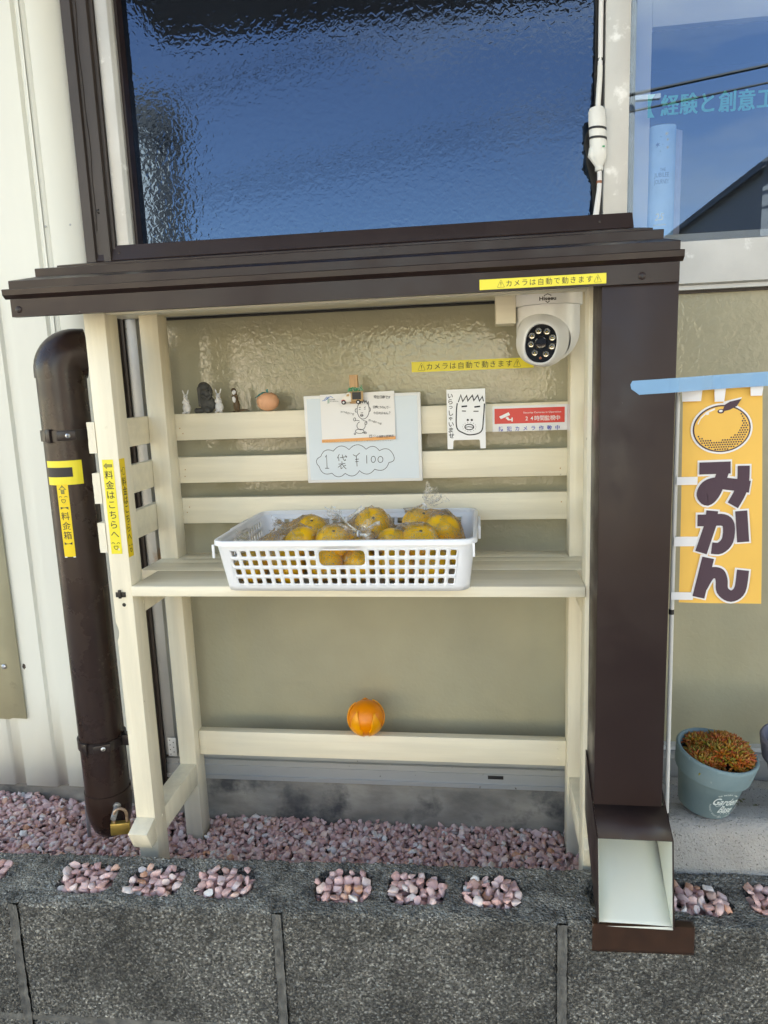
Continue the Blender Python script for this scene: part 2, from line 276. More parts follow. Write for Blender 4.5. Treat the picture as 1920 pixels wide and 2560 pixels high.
def fruit_mat():
    m, n, l, p = node_mat('mikan')
    g = n.new('ShaderNodeNewGeometry'); oi = n.new('ShaderNodeObjectInfo'); tc = n.new('ShaderNodeTexCoord')
    ad = n.new('ShaderNodeVectorMath'); ad.operation = 'MULTIPLY_ADD'; cb = n.new('ShaderNodeCombineXYZ')
    for i in range(3): l.new(oi.outputs['Random'], cb.inputs[i])
    l.new(cb.outputs[0], ad.inputs[0]); ad.inputs[1].default_value = (7, 5, 9); l.new(tc.outputs['Object'], ad.inputs[2])
    t = n.new('ShaderNodeTexNoise'); t.inputs['Scale'].default_value = 22; t.inputs['Detail'].default_value = 3; l.new(ad.outputs[0], t.inputs['Vector'])
    r = n.new('ShaderNodeValToRGB'); e = r.color_ramp.elements
    e[0].position = .28; e[0].color = (.48, .48, .03, 1); e[1].position = .75; e[1].color = (.97, .40, .012, 1)
    q = e.new(.38); q.color = (.96, .54, .022, 1); q = e.new(.58); q.color = (.98, .50, .018, 1)
    l.new(t.outputs['Fac'], r.inputs[0]); l.new(r.outputs[0], p.inputs['Base Color']); p.inputs['Roughness'].default_value = .38
    t2 = n.new('ShaderNodeTexNoise'); t2.inputs['Scale'].default_value = 700; l.new(g.outputs['Position'], t2.inputs['Vector'])
    b = n.new('ShaderNodeBump'); b.inputs['Strength'].default_value = .3; b.inputs['Distance'].default_value = .0006; l.new(t2.outputs['Fac'], b.inputs['Height']); l.new(b.outputs[0], p.inputs['Normal'])
fruit_mat()
def leaf_mat():
    m, n, l, p = node_mat('succulentleaf')
    g = n.new('ShaderNodeNewGeometry'); oi = n.new('ShaderNodeObjectInfo')
    a = n.new('ShaderNodeMath'); a.operation = 'MULTIPLY_ADD'; l.new(g.outputs['Random Per Island'], a.inputs[0]); a.inputs[1].default_value = .55; 
    h = n.new('ShaderNodeMath'); h.operation = 'MULTIPLY'; l.new(oi.outputs['Random'], h.inputs[0]); h.inputs[1].default_value = .55; l.new(h.outputs[0], a.inputs[2])
    r = n.new('ShaderNodeValToRGB'); e = r.color_ramp.elements
    e[0].color = (0.244, 0.222, 0.030, 1); e[0].position = .05; e[1].color = (0.370, 0.063, 0.013, 1); e[1].position = .95
    q = e.new(.4); q.color = (0.340, 0.148, 0.018, 1); q = e.new(.2); q.color = (0.222, 0.163, 0.022, 1); q = e.new(.7); q.color = (0.370, 0.096, 0.015, 1)
    l.new(a.outputs[0], r.inputs[0]); l.new(r.outputs[0], p.inputs['Base Color']); p.inputs['Roughness'].default_value = .42
leaf_mat()

# ------------------------------------------------------------------ mesh helpers
ORG = {}
def to_object(name, verts, faces, material, parent=None, loc=None, smooth=True, angle=35, smooth_flag=None):
    """verts are world coordinates; a part shares the origin of its thing"""
    o0 = ORG[parent.name] if parent else Vector(loc if loc is not None else (0, 0, 0))
    me = bpy.data.meshes.new(name); me.from_pydata([Vector(v)-o0 for v in verts], [], faces); me.validate()
    bm = bmesh.new(); bm.from_mesh(me); bmesh.ops.recalc_face_normals(bm, faces=bm.faces); bm.to_mesh(me); bm.free()
    if smooth:
        me.shade_smooth(); me.set_sharp_from_angle(angle=R(angle))
    return link(name, me, material, parent, o0)
def link(name, me, material, parent, o0):
    if material: me.materials.clear(); me.materials.append(MATS[material])
    o = bpy.data.objects.new(name, me); COL.objects.link(o)
    if parent: o.parent = parent
    else: o.location = o0
    ORG[o.name] = o0
    return o
def thing(name, loc, label, cat, group=None):
    o = bpy.data.objects.new(name, None); o.empty_display_size = .02; COL.objects.link(o); o.location = loc; ORG[o.name] = Vector(loc)
    return tag(o, label, cat, group)
def tag(o, label, cat, group=None):
    o['label'] = label; o['category'] = cat
    if group: o['group'] = group
    return o
class MB:
    def __init__(s): s.v = []; s.f = []
    def add(s, v, f):
        b = len(s.v); s.v += [Vector(p) for p in v]; s.f += [tuple(i+b for i in q) for q in f]; return s
    def bm(s, bm, M=None):
        bm.verts.index_update(); s.add([(M @ v.co) if M else v.co.copy() for v in bm.verts], [[v.index for v in f.verts] for f in bm.faces]); bm.free(); return s
    def box(s, x0, x1, y0, y1, z0, z1, bev=0., seg=2, M=None):
        bm = bmesh.new(); bmesh.ops.create_cube(bm, size=1)
        for v in bm.verts: v.co = Vector(((x0+x1)/2+v.co.x*(x1-x0), (y0+y1)/2+v.co.y*(y1-y0), (z0+z1)/2+v.co.z*(z1-z0)))
        if bev: bmesh.ops.bevel(bm, geom=bm.edges[:], offset=bev, segments=seg, affect='EDGES', profile=.5)
        return s.bm(bm, M)
    def prism(s, prof, a0, a1, axis='X', bev=0.):
        """extrude a closed 2-D outline; prof in (Y,Z) for X, (X,Z) for Y, (X,Y) for Z"""
        def P(p, a): return {'X': (a, p[0], p[1]), 'Y': (p[0], a, p[1]), 'Z': (p[0], p[1], a)}[axis]
        bm = bmesh.new(); A = [bm.verts.new(P(p, a0)) for p in prof]; B = [bm.verts.new(P(p, a1)) for p in prof]
        bm.faces.new(A); bm.faces.new(B[::-1]); n = len(prof)
        for i in range(n): bm.faces.new((A[i], B[i], B[(i+1) % n], A[(i+1) % n]))
        if bev: bmesh.ops.bevel(bm, geom=bm.edges[:], offset=bev, segments=2, affect='EDGES', profile=.5)
        return s.bm(bm)
    def rings(s, rings, cap=True, closed=False):
        n = len(rings[0]); v = [p for r in rings for p in r]; f = []
        m = len(rings)
        for i in range(m if closed else m-1):
            for j in range(n):
                f.append((i*n+j, i*n+(j+1) % n, ((i+1) % m)*n+(j+1) % n, ((i+1) % m)*n+j))
        if cap and not closed:
            f.append(tuple(range(n))[::-1]); f.append(tuple((m-1)*n+j for j in range(n)))
        return s.add(v, f)
    def lathe(s, prof, M=None, n=32, cap=True):
        M = M or Matrix.Identity(4)
        return s.rings([[M @ Vector((r*math.cos(2*math.pi*j/n), r*math.sin(2*math.pi*j/n), z)) for j in range(n)] for r, z in prof], cap)
    def tube(s, path, r, n=10, cap=True):
        path = [Vector(p) for p in path]; rings = []; up = None
        for i, p in enumerate(path):
            d = (path[min(i+1, len(path)-1)]-path[max(i-1, 0)]).normalized()
            if up is None: up = d.orthogonal().normalized()
            up = (up-d*up.dot(d)).normalized(); q = d.cross(up)
            rr = r[i] if isinstance(r, (list, tuple)) else r
            rings.append([p+rr*(math.cos(2*math.pi*j/n)*up+math.sin(2*math.pi*j/n)*q) for j in range(n)])
        return s.rings(rings, cap)
    def ball(s, c, r, M=None, sub=3):
        bm = bmesh.new(); bmesh.ops.create_icosphere(bm, subdivisions=sub, radius=1)
        r = r if isinstance(r, (tuple, list)) else (r, r, r)
        for v in bm.verts:
            q = Vector((v.co.x*r[0], v.co.y*r[1], v.co.z*r[2]))
            v.co = Vector(c)+((M @ q) if M else q)
        return s.bm(bm)
    def build(s, name, material, parent=None, loc=None, **k): return to_object(name, s.v, s.f, material, parent, loc, **k)
def box(name, material, parent, *a, bev=0., loc=None, **k): return MB().box(*a, bev=bev).build(name, material, parent, loc, **k)
def spline(pts, k=8):
    pts = [Vector(p) for p in pts]; o = []
    for i in range(len(pts)-1):
        p0, p1, p2, p3 = pts[max(i-1, 0)], pts[i], pts[i+1], pts[min(i+2, len(pts)-1)]
        for t in range(k):
            t /= k; o.append(.5*((2*p1)+(p2-p0)*t+(2*p0-5*p1+4*p2-p3)*t*t+(3*p1-p0-3*p2+p3)*t**3))
    o.append(pts[-1]); return o
def copy_to(src, parent, M):
    c = src.copy(); COL.objects.link(c); c.parent = parent; c.matrix_local = M; return c
def voxel_blob(name, mb, material, voxel, parent=None, loc=None, smooth_it=3):
    """fuse overlapping volumes into one continuous skin"""
    o = mb.build(name, material, parent, loc, smooth=False)
    md = o.modifiers.new('r', 'REMESH'); md.mode = 'VOXEL'; md.voxel_size = voxel; md.use_smooth_shade = True
    sm = o.modifiers.new('s', 'SMOOTH'); sm.iterations = smooth_it; sm.factor = .5
    bpy.context.view_layer.update()
    me = bpy.data.meshes.new_from_object(o.evaluated_get(bpy.context.evaluated_depsgraph_get()))
    old = o.data; o.modifiers.clear(); o.data = me; bpy.data.meshes.remove(old); me.name = name
    me.materials.clear(); me.materials.append(MATS[material]); me.shade_smooth()
    return o

# flat print: shapes laid out in (u,v) on a sheet, carried to the surface by a map
GLYPH = {}
def glyph(ch, off):
    k = (ch, off)
    if k not in GLYPH:
        c = bpy.data.curves.new('g', 'FONT'); c.body = ch; c.size = 1; c.resolution_u = 4; c.offset = off; c.fill_mode = 'FRONT'
        o = bpy.data.objects.new('g', c); COL.objects.link(o); bpy.context.view_layer.update()
        me = bpy.data.meshes.new_from_object(o.evaluated_get(bpy.context.evaluated_depsgraph_get()))
        vs = [(v.co.x, v.co.y) for v in me.vertices]; fs = [tuple(p.vertices) for p in me.polygons]
        bpy.data.objects.remove(o); bpy.data.curves.remove(c); bpy.data.meshes.remove(me)
        xs = [a for a, b in vs] or [0]; ys = [b for a, b in vs] or [0]
        GLYPH[k] = (vs, fs, min(xs), max(xs), min(ys), max(ys))
    return GLYPH[k]
class Print:
    def __init__(s, fmap): s.m = fmap; s.d = {}
    def _a(s, key, pts, faces, h):
        s.d.setdefault(key, MB()).add([s.m(u, v, h) for u, v in pts], faces)
    def poly(s, key, pts, h=.0003):
        s._a(key, pts, [tuple(range(len(pts)))], h)
    def fan(s, key, pts, h=.0003):
        n = len(pts); cx = sum(p[0] for p in pts)/n; cy = sum(p[1] for p in pts)/n
        s._a(key, [(cx, cy)]+list(pts), [(0, 1+i, 1+(i+1) % n) for i in range(n)], h)
    def rect(s, key, x0, x1, y0, y1, h=.0003, n=1):
        for i in range(n):
            a = y0+(y1-y0)*i/n; b = y0+(y1-y0)*(i+1)/n
            s.poly(key, [(x0, a), (x1, a), (x1, b), (x0, b)], h)
    def ell(s, key, cx, cy, rx, ry, h=.0003, n=20, rot=0):
        c, q = math.cos(rot), math.sin(rot)
        s.fan(key, [(cx+rx*math.cos(t)*c-ry*math.sin(t)*q, cy+rx*math.cos(t)*q+ry*math.sin(t)*c) for t in [2*math.pi*i/n for i in range(n)]], h)
    def line(s, key, pts, w, h=.0003, closed=False):
        P = [Vector((p[0], p[1])) for p in pts]; n = len(P)
        if closed: P.append(P[0].copy()); n += 1
        A = []
        for i in range(n):
            a = P[i-1] if i else (P[-2] if closed else None); b = P[i+1] if i < n-1 else (P[1] if closed else None)
            d1 = (P[i]-a).normalized() if a is not None and (P[i]-a).length > 1e-9 else None
            d2 = (b-P[i]).normalized() if b is not None and (b-P[i]).length > 1e-9 else None
            d1 = d1 or d2 or Vector((1, 0)); d2 = d2 or d1
            t = d1+d2
            t = t.normalized() if t.length > 1e-4 else d1
            nn = Vector((-t.y, t.x)); k = max(.45, nn.dot(Vector((-d1.y, d1.x))))
            A.append((P[i]+nn*w/2/k, P[i]-nn*w/2/k))
        s._a(key, [q for a in A for q in (tuple(a[0]), tuple(a[1]))], [(2*i, 2*i+1, 2*i+3, 2*i+2) for i in range(n-1)], h)
    def arc(s, key, cx, cy, r, a0, a1, w, h=.0003, n=10, ry=None):
        s.line(key, [(cx+r*math.cos(R(a0+(a1-a0)*i/n)), cy+(ry or r)*math.sin(R(a0+(a1-a0)*i/n))) for i in range(n+1)], w, h)
    def char(s, key, ch, cx, cy, size, h=.0003, off=0., sx=1., slant=0., rot=0):
        vs, fs, x0, x1, y0, y1 = glyph(ch, off)
        if not vs: return
        mx_ = (x0+x1)/2; my = (y0+y1)/2; c, q = math.cos(rot), math.sin(rot); o = []
        for a, b in vs:
            a = (a-mx_)*size*sx; b = (b-my)*size; a += b*slant; o.append((cx+a*c-b*q, cy+a*q+b*c))
        s._a(key, o, fs, h)
    def word(s, key, text, x0, x1, cy, size, h=.0003, off=0., sx=1., slant=0.):
        """Latin words keep their own spacing, fitted between x0 and x1"""
        vs, fs, a0, a1, b0, b1 = glyph(text, off); k = (x1-x0)/(a1-a0)
        s._a(key, [(x0+(a-a0)*k+(b-(b0+b1)/2)*size*slant, cy+(b-(b0+b1)/2)*size) for a, b in vs], fs, h)
    def row(s, key, text, x0, x1, cy, size, h=.0003, off=0., sx=1., slant=0., jig=0.):
        n = len(text)
        for i, ch in enumerate(text):
            if ch == ' ': continue
            s.char(key, ch, x0+(x1-x0)*(i+.5)/n, cy+(rnd.uniform(-jig, jig) if jig else 0), size, h, off, sx, slant)
    def column(s, key, text, cx, y0, y1, size, h=.0003, off=0., sx=1.):
        n = len(text)
        for i, ch in enumerate(text): s.char(key, ch, cx, y0+(y1-y0)*(i+.5)/n, size, h, off, sx)
    def build(s, names, parent):
        for k, mb in s.d.items():
            nm = names.get(k, 'lettering') if isinstance(names, dict) else names
            mb.build(nm, k, parent, smooth=False)
def plane_map(o, ux, vx, nrm):
    o, ux, vx, nrm = Vector(o), Vector(ux), Vector(vx), Vector(nrm)
    return lambda u, v, h: o+ux*u+vx*v+nrm*h
XZ = lambda x, y, z: plane_map((x, y, z), (1, 0, 0), (0, 0, 1), (0, -1, 0))

# ================================================================== SETTING
def structure(o): o['kind'] = 'structure'; return o
GZ = -.60                                     # street level
structure(MB().add([(-120, -160, GZ), (120, -160, GZ), (120, 60, GZ), (-120, 60, GZ)], [(0, 1, 2, 3)]).build('ground', 'pavement', smooth=False))
structure(MB().add([(-120, -8, GZ+.004), (120, -8, GZ+.004), (120, -2.6, GZ+.004), (-120, -2.6, GZ+.004)], [(0, 1, 2, 3)]).build('road', 'asphalt', smooth=False))

# ---- the building
bld = thing('building', (0, .39, GZ), 'pale building with ribbed metal siding and aluminium windows behind the stand', 'building')
# ribbed siding: flat pans with recessed valleys, one sheet per cover width
def siding_sheet(xa, xb, z0, z1):
    P = []; x = xa; per = .0941; v0 = -.4771
    k = math.floor((xa-v0)/per)
    xs = [xa]
    while True:
        a = v0+k*per
        for q, yy in ((a-.004, .380), (a, .386), (a+.0205, .386), (a+.0245, .380)):
            if xa < q < xb: P.append((q, yy))
        k += 1
        if a > xb: break
    pr = [(xa, .380)]+P+[(xb, .380)]
    n = len(pr); v = []; rows = 14
    for i in range(rows+1):
        z = z0+(z1-z0)*i/rows
        v += [(x, y+.0006*noise.noise(Vector((x*9, z*3, 1))), z+(0.004*noise.noise(Vector((x*30, 0, 5))) if i == 0 else 0)) for x, y in pr]
    f = [(i*n+j, i*n+j+1, (i+1)*n+j+1, (i+1)*n+j) for i in range(rows) for j in range(n-1)]
    o = MB().add(v, f).build('siding_sheet', 'siding', bld, angle=20)
    md = o.modifiers.new('t', 'SOLIDIFY'); md.thickness = .0012; md.offset = 0
    return o
siding_sheet(-2.2, -.4655, -.052, 2.9)
siding_sheet(-.4640, -.388, -.050, 2.9)
mb = MB().box(-.4668, -.4640, .3775, .3785, -.05, 2.9); mb.build('lap_edge', 'siding', bld)
# old resin sheet patched over the lower left
o = MB().add([(-.90, .374, .098), (-.700, .374, .096), (-.690, .3725, .098), (-.655, .3725, .097), (-.648, .374, .099), (-.6185, .374, .098), (-.90, .374, 1.05), (-.700, .374, 1.05), (-.690, .3725, 1.05), (-.655, .3725, 1.05), (-.648, .374, 1.05), (-.6185, .374, 1.05)], [(i, i+1, i+7, i+6) for i in range(5)]).build('patch_panel', 'patchfrp', bld)
o.modifiers.new('t', 'SOLIDIFY').thickness = .0015
for (x, z) in ((-.651, .2095),):
    MB().lathe([(.0001, 0), (.0052, 0), (.0052, .0015), (.0025, .0035), (.0001, .0035)], Matrix.Translation((x, .3722, z)) @ Matrix.Rotation(R(90), 4, 'X'), 16).build('washer_screw', 'steel', bld)
for (x, z) in ((-.461, 1.0335), (-.414, 1.0335)):
    MB().ball((x, .3795, z), (.0019, .0012, .0019), sub=2).build('rivet', 'zinc', bld)
for (x, z) in ((-.613, .208), (-.6575, .5005)):
    b = MB(); b.fan = None
    pts = [(x+.0042*(.7+.5*rnd.random())*math.cos(t), .3793, z+.0058*(.7+.6*rnd.random())*math.sin(t)) for t in [2*math.pi*i/11 for i in range(11)]]
    b.add([(x, .3785, z)]+pts, [(0, 1+i, 1+(i+1) % 11) for i in range(11)]).build('rust_hole', 'darktrim', bld)
# dark corner trim left of the window
MB().prism([(-.3875, .374), (-.3705, .374), (-.3685, .379), (-.3560, .379), (-.3545, .374), (-.3420, .374), (-.3405, .381), (-.3350, .381), (-.3350, .40), (-.3875, .40)], -.045, 2.9, 'Z').build('corner_trim', 'darktrim', bld)
MB().tube([(-.3640+.0012*math.sin(z*23)+.0007*math.sin(z*61), .3785, z) for z in [1.02+.012*i for i in range(60)]], .0011, 6).build('sealant_bead', 'darktrim', bld)
MB().ball((-.358, .3785, 1.052), (.004, .002, .004), sub=2).build('trim_screw', 'irondark', bld)
# aluminium frame, left jamb
MB().prism([(-.3345, .386), (-.3345, .45), (-.3060, .45), (-.3060, .393), (-.3090, .390), (-.3120, .386)], .87, 2.3, 'Z', bev=.0012).build('window_jamb', 'alu', bld)
MB().prism([(-.3345, .386), (-.3345, .45), (-.2960, .45), (-.2960, .398), (-.3130, .398), (-.3130, .386)], .023, .868, 'Z', bev=.001).build('window_jamb', 'alutrack', bld)
box('glazing_bead', 'brown', bld, -.3058, -.3010, .400, .43, .945, 2.3)
# upper left pane: hammered pattern glass over a dark room
win = MB().box(-.3008, .4960, .420, .424, .947, 2.3).build('window_pane', 'glassdark', bld)
win['label'] = 'large dark blue hammered glass pane above the stand roof'
# rough sealant along its right edge; bulge imitates the plug's dark reflection
mb = MB(); n = 90; v = []; 
for i in range(n+1):
    z = .95+1.3*i/n
    bul = .012*math.exp(-((z-1.09)/.035)**2)+.009*math.exp(-((z-1.12)/.02)**2)
    xl = .487-bul-.0022*noise.noise(Vector((0, z*90, 3)))-.001*noise.noise(Vector((0, z*300, 7)))
    v += [(xl, .4195, z), (xl+.002, .4165, z), (.4975, .4165, z)]
mb.add(v, [(3*i+j, 3*i+j+1, 3*i+j+4, 3*i+j+3) for i in range(n) for j in range(2)]).build('sealant_reflection', 'rubber', bld)
box('glazing_bead', 'brown', bld, .4920, .4985, .400, .4163, .947, 2.3)
# mullion and transom
MB().box(.4990, .5375, .392, .452, .945, 2.3, bev=.002).build('mullion', 'alu', bld)
MB().box(.4990, .5375, .398, .450, .023, .868, bev=.002).build('mullion', 'alu', bld)
MB().prism([(.390, .8790), (.390, .9440), (.396, .9465), (.45, .9465), (.45, .8700), (.400, .8700), (.400, .8765)], -.3055, 1.9, 'X').build('transom', 'alu', bld)
# head frame and wall above
box('window_head', 'alu', bld, -.335, 1.9, .39, .45, 2.3, 2.34, bev=.002)
box('upper_wall', 'wallpaint', bld, -2.2, 4.5, .3885, .55, 2.342, 3.1)
box('right_wall', 'wallpaint', bld, 1.902, 4.5, .3885, .55, -.11, 2.340)
box('left_wall_core', 'wallpaint', bld, -2.2, -.34, .402, .55, -.052, 2.340)
box('far_side_wall', 'wallpaint', bld, -2.2, 4.5, 5.9, 6.0, -.6, 3.1)
box('gable_wall', 'wallpaint', bld, -2.2, -2.1, .552, 5.898, -.6, 3.1)
box('gable_wall', 'wallpaint', bld, 4.4, 4.5, .552, 5.898, -.6, 3.1)
rf = MB().prism([(.15, 3.10), (6.25, 3.10), (3.2, 4.3)], -2.5, 4.8, 'X').build('roof', 'rooftile', bld)
# canopy over the shop front
MB().prism([(-1.08, 2.00), (-1.08, 2.11), (.387, 2.33), (.387, 2.06)], -.84, 4.5, 'X').build('canopy', 'brown', bld)
# right pane: clear glass, room behind it
MB().box(.5378, 1.9, .418, .422, .9468, 2.3).build('window_pane', 'clearglass', bld)['label'] = 'clear window pane reflecting the sky, above the flag'
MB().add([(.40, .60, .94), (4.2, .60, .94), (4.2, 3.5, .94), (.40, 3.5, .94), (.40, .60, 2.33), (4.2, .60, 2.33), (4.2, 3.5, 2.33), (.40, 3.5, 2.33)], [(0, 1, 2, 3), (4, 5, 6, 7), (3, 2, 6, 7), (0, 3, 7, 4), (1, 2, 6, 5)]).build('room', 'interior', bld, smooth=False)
box('inner_sill', 'innerframe', bld, .5378, 1.9, .4265, .60, .940, .962)
box('inner_sash', 'innerframe', bld, .556, .580, .445, .462, .963, 1.36); box('inner_sash', 'innerframe', bld, .5805, 1.9, .445, .462, 1.285, 1.36)
box('room_side', 'interior', bld, .5376, .5386, .453, .60, .963, 2.3)
# lower panes: pattern glass backed by khaki board
MB().box(-.2958, .4988, .420, .426, .023, .8698).build('lower_pane', 'glasskhaki', bld)['label'] = 'khaki backed pattern glass pane behind the stand'
MB().box(.5377, 1.9, .420, .426, .056, .8698).build('lower_pane', 'glasskhaki', bld)['label'] = 'khaki backed pattern glass pane behind the flag'
box('gasket', 'rubber', bld, -.2958, .4988, .4145, .4195, .8655, .8697); box('gasket', 'darktrim', bld, .5377, 1.9, .4145, .4195, .8655, .8697)
# sill track: stepped extrusion
MB().prism([(.383, -.0235), (.383, -.0155), (.3865, -.0155), (.3865, .0035), (.3885, .0045), (.3885, .0145), (.394, .0145), (.394, .0095), (.397, .0095), (.397, .0220), (.45, .0220), (.45, -.0235)], -.345, .5375, 'X').build('sill_track', 'alutrack', bld, angle=15)
box('drain_slot', 'rubber', bld, .303, .332, .3858, .3868, -.0055, .0015, bev=.0003)
MB().prism([(.384, .0125), (.384, .0500), (.390, .0535), (.42, .0555), (.45, .0555), (.45, .0125)], .5385, 1.9, 'X').build('sill_track', 'alutrack', bld, angle=15)
box('sash_bottom', 'alulight', bld, -.2958, .4988, .399, .4195, .0225, .047)
box('sash_bottom', 'alulight', bld, .5390, 1.9, .403, .4195, .0560, .064)
# concrete footing
def rough_sheet(name, material, parent, f, nu, nv):
    v = [f(i/nu, j/nv) for j in range(nv+1) for i in range(nu+1)]; m = nu+1
    return MB().add(v, [(j*m+i, j*m+i+1, (j+1)*m+i+1, (j+1)*m+i) for j in range(nv) for i in range(nu)]).build(name, material, parent, angle=60)
rough_sheet('footing', 'footing', bld, lambda u, t: (-2.2+5.2*u, .3885+.0022*noise.noise(Vector((u*60, t*3, 2)))+.002*(1-t), -.17+.145*t), 300, 8)

# hinge-like perforated strip standing in the corner behind the left posts
t = thing('perforated_strip', (-.318, .388, .0225), 'perforated metal strip leaning in the frame corner behind the left posts', 'metal strip')
MB().box(-.326, -.309, .3815, .3830, .0225, .062, bev=.0004).build('plate', 'alulight', t)
for i in range(7): MB().lathe([(.0001, 0), (.0011, 0), (.0011, .0004), (.0001, .0004)], Matrix.Translation((-.3215+.007*(i % 2), .3813, .027+.005*i)) @ Matrix.Rotation(R(90), 4, 'X'), 8).build('perforation', 'black', t)

# ---- gravel bed behind the kerb
def bed_z(x, y): return -.112+.030*max(0, min(1, (-x-.30)/.35))+.012*max(0, (.30-y)/.16)+.006*noise.noise(Vector((x*9, y*9, 0)))
gb = structure(rough_sheet('gravel_bed', 'soilbase', None, lambda u, t: (-1.3+2.1*u, .11+.277*t, bed_z(-1.3+2.1*u, .11+.277*t)-.012), 60, 10))
ORG[gb.name] = Vector((0, 0, 0))
def pebble_mesh(seed, npt=11, bv=.085):
    r = random.Random(seed); bm = bmesh.new()
    a, b, c = r.uniform(.85, 1.2), r.uniform(.62, .9), r.uniform(.42, .68)
    for i in range(npt):
        z = r.uniform(-1, 1); th = r.uniform(0, 6.283); q = math.sqrt(1-z*z); k = r.uniform(.86, 1.08)
        bm.verts.new((a*q*math.cos(th)*k, b*q*math.sin(th)*k, c*z*k))
    h = bmesh.ops.convex_hull(bm, input=bm.verts); 
    bmesh.ops.delete(bm, geom=[g for g in h['geom_interior'] if isinstance(g, bmesh.types.BMVert)], context='VERTS')
    bmesh.ops.bevel(bm, geom=bm.edges[:], offset=bv, segments=1, affect='EDGES', profile=.6, clamp_overlap=True)
    bmesh.ops.triangulate(bm, faces=bm.faces)
    bmesh.ops.remove_doubles(bm, verts=bm.verts, dist=.02)
    bmesh.ops.recalc_face_normals(bm, faces=bm.faces)
    me = bpy.data.meshes.new('pebble'); bm.to_mesh(me); bm.free(); me.shade_smooth(); me.set_sharp_from_angle(angle=R(48)); me.materials.append(MATS['pebble'])
    return me
PEB = [pebble_mesh(100+i) for i in range(9)]+[pebble_mesh(140+i, 14, .13) for i in range(6)]
PEBR = [pebble_mesh(200+i, 15, .14) for i in range(10)]
def pebble_matrix(p, s, flat=.5):
    e = Euler((rnd.gauss(0, flat), rnd.gauss(0, flat), rnd.uniform(0, 6.283)))
    return Matrix.Translation(p) @ e.to_matrix().to_4x4() @ Matrix.Scale(s, 4)
spots = []
def blocked(x, y):
    return (-.283 < x < -.238 and (.14 < y < .19 or .32 < y < .37)) or (.437 < x < .482 and (.14 < y < .19 or .32 < y < .37)) or x > .553
for layer in range(3):
    st = .0116; y = .118
    while y < .390:
        x = -.85
        while x < .56:
            px = x+rnd.uniform(-.5, .5)*st; py = y+rnd.uniform(-.5, .5)*st
            if not blocked(px, py) and py < .388:
                spots.append((px, py, bed_z(px, py)-.006+layer*.0055+rnd.uniform(-.003, .003), layer))
            x += st
        y += st
top = [s for s in spots if s[3] == 2]; rest = [s for s in spots if s[3] < 2]
top.sort(key=lambda s: s[1]+.15*abs(s[0]-.1)+(0.12 if s[0] < -.5 or s[0] > .45 else 0)+(.2 if s[1] < .145 else 0))
for s in top[:300]:
    o = bpy.data.objects.new('pebble', rnd.choice(PEB)); COL.objects.link(o); o.parent = gb; o.matrix_local = pebble_matrix(s[:3], rnd.uniform(.0052, .0108))
mb = MB()
for s in rest+top[300:]:
    me = rnd.choice(PEB); M = pebble_matrix(s[:3], rnd.uniform(.0050, .0106)); b = len(mb.v)
    mb.v += [M @ v.co for v in me.vertices]; mb.f += [tuple(i+b for i in p.vertices) for p in me.polygons]
me = bpy.data.meshes.new('gravel'); me.from_pydata(mb.v, [], mb.f); me.shade_smooth(); me.set_sharp_from_angle(angle=R(48)); me.materials.append(MATS['pebble'])
o = bpy.data.objects.new('gravel', me); COL.objects.link(o); o.parent = gb; o['kind'] = 'stuff'

# ---- kerb wall of concrete blocks
TH = R(1.9)
KM = Matrix.Translation((0, .002, 0)) @ Matrix.Rotation(TH, 4, 'Z')
kw = thing('block_wall', (0, 0, GZ), 'low weathered grey concrete block wall in front of the stand', 'wall')
HOLES = (-.113, -.003, .107)
def block(cx, ztop, fine, seed):
    """one hollow block: swept outline back - top - front, cores sunk in the top"""
    wdt, dep, hgt = .389, .118, .190; rr = .007
    prof = [(dep, -hgt)]; nz_ = 6 if not fine else 12
    for i in range(1, nz_): prof.append((dep, -hgt+(hgt-rr)*i/nz_))
    for i in range(5): a = R(90*i/4); prof.append((dep-rr+rr*math.cos(a), -rr+rr*math.sin(a)))
    ny = 34 if fine else 8
    for i in range(1, ny): prof.append((dep-rr-(dep-2*rr)*i/ny, 0))
    for i in range(6): a = R(90+90*i/5); prof.append((rr+rr*math.cos(a), -rr+rr*math.sin(a)))
    nf = 46 if fine else 24
    for i in range(1, nf+1): prof.append((0, -rr-(hgt-rr)*i/nf))
    nx = 110 if fine else 50; v = []
    for i in range(nx+1):
        x = -wdt/2+wdt*i/nx; ed = max(0, 1-min(x+wdt/2, wdt/2-x)/.005)
        for (y, z) in prof:
            q = Vector((x+cx, y, z+ztop)); d = .0020*noise.noise(q*110)+.0022*noise.noise(q*230)+.0018*noise.noise(q*25)
            px, py, pz = x-math.copysign(ed*.001, x), y, z
            ny_ = 1 if y > dep-rr*.6 else (-1 if y < rr*.6 else 0); nz2 = 1 if z > -rr*.6 else 0
            py += ny_*(d-ed*.003); pz += nz2*(d-ed*.003)
            if fine and z > -.002:
                for hx in HOLES:
                    e = (abs(x-hx)/.0375)**4+(abs(y-.060)/.029)**4
                    e *= 1.25+.25*noise.noise(Vector((x*70+cx, y*70, seed)))
                    if e < 1.9: pz -= .022*max(0, min(1, (1.9-e)/.9))**.6
            v.append(KM @ Vector((cx+px, py, ztop+pz)))
    m = len(prof); f = [(i*m+j, i*m+j+1, (i+1)*m+j+1, (i+1)*m+j) for i in range(nx) for j in range(m-1)]
    f += [tuple(range(m)), tuple(nx*m+j for j in range(m))[::-1]]
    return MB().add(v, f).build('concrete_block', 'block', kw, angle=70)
for k, cx in enumerate((-.6, -.2, .2, .6)):
    block(cx, 0, True, k*3.1); block(cx, -.200, False, 20+k)
    block(cx, -.400, False, 40+k)
for k, cx in enumerate((-1.0, 1.0, 1.4)):
    for zt_ in (0, -.200, -.400): block(cx, zt_, False, 60+k)
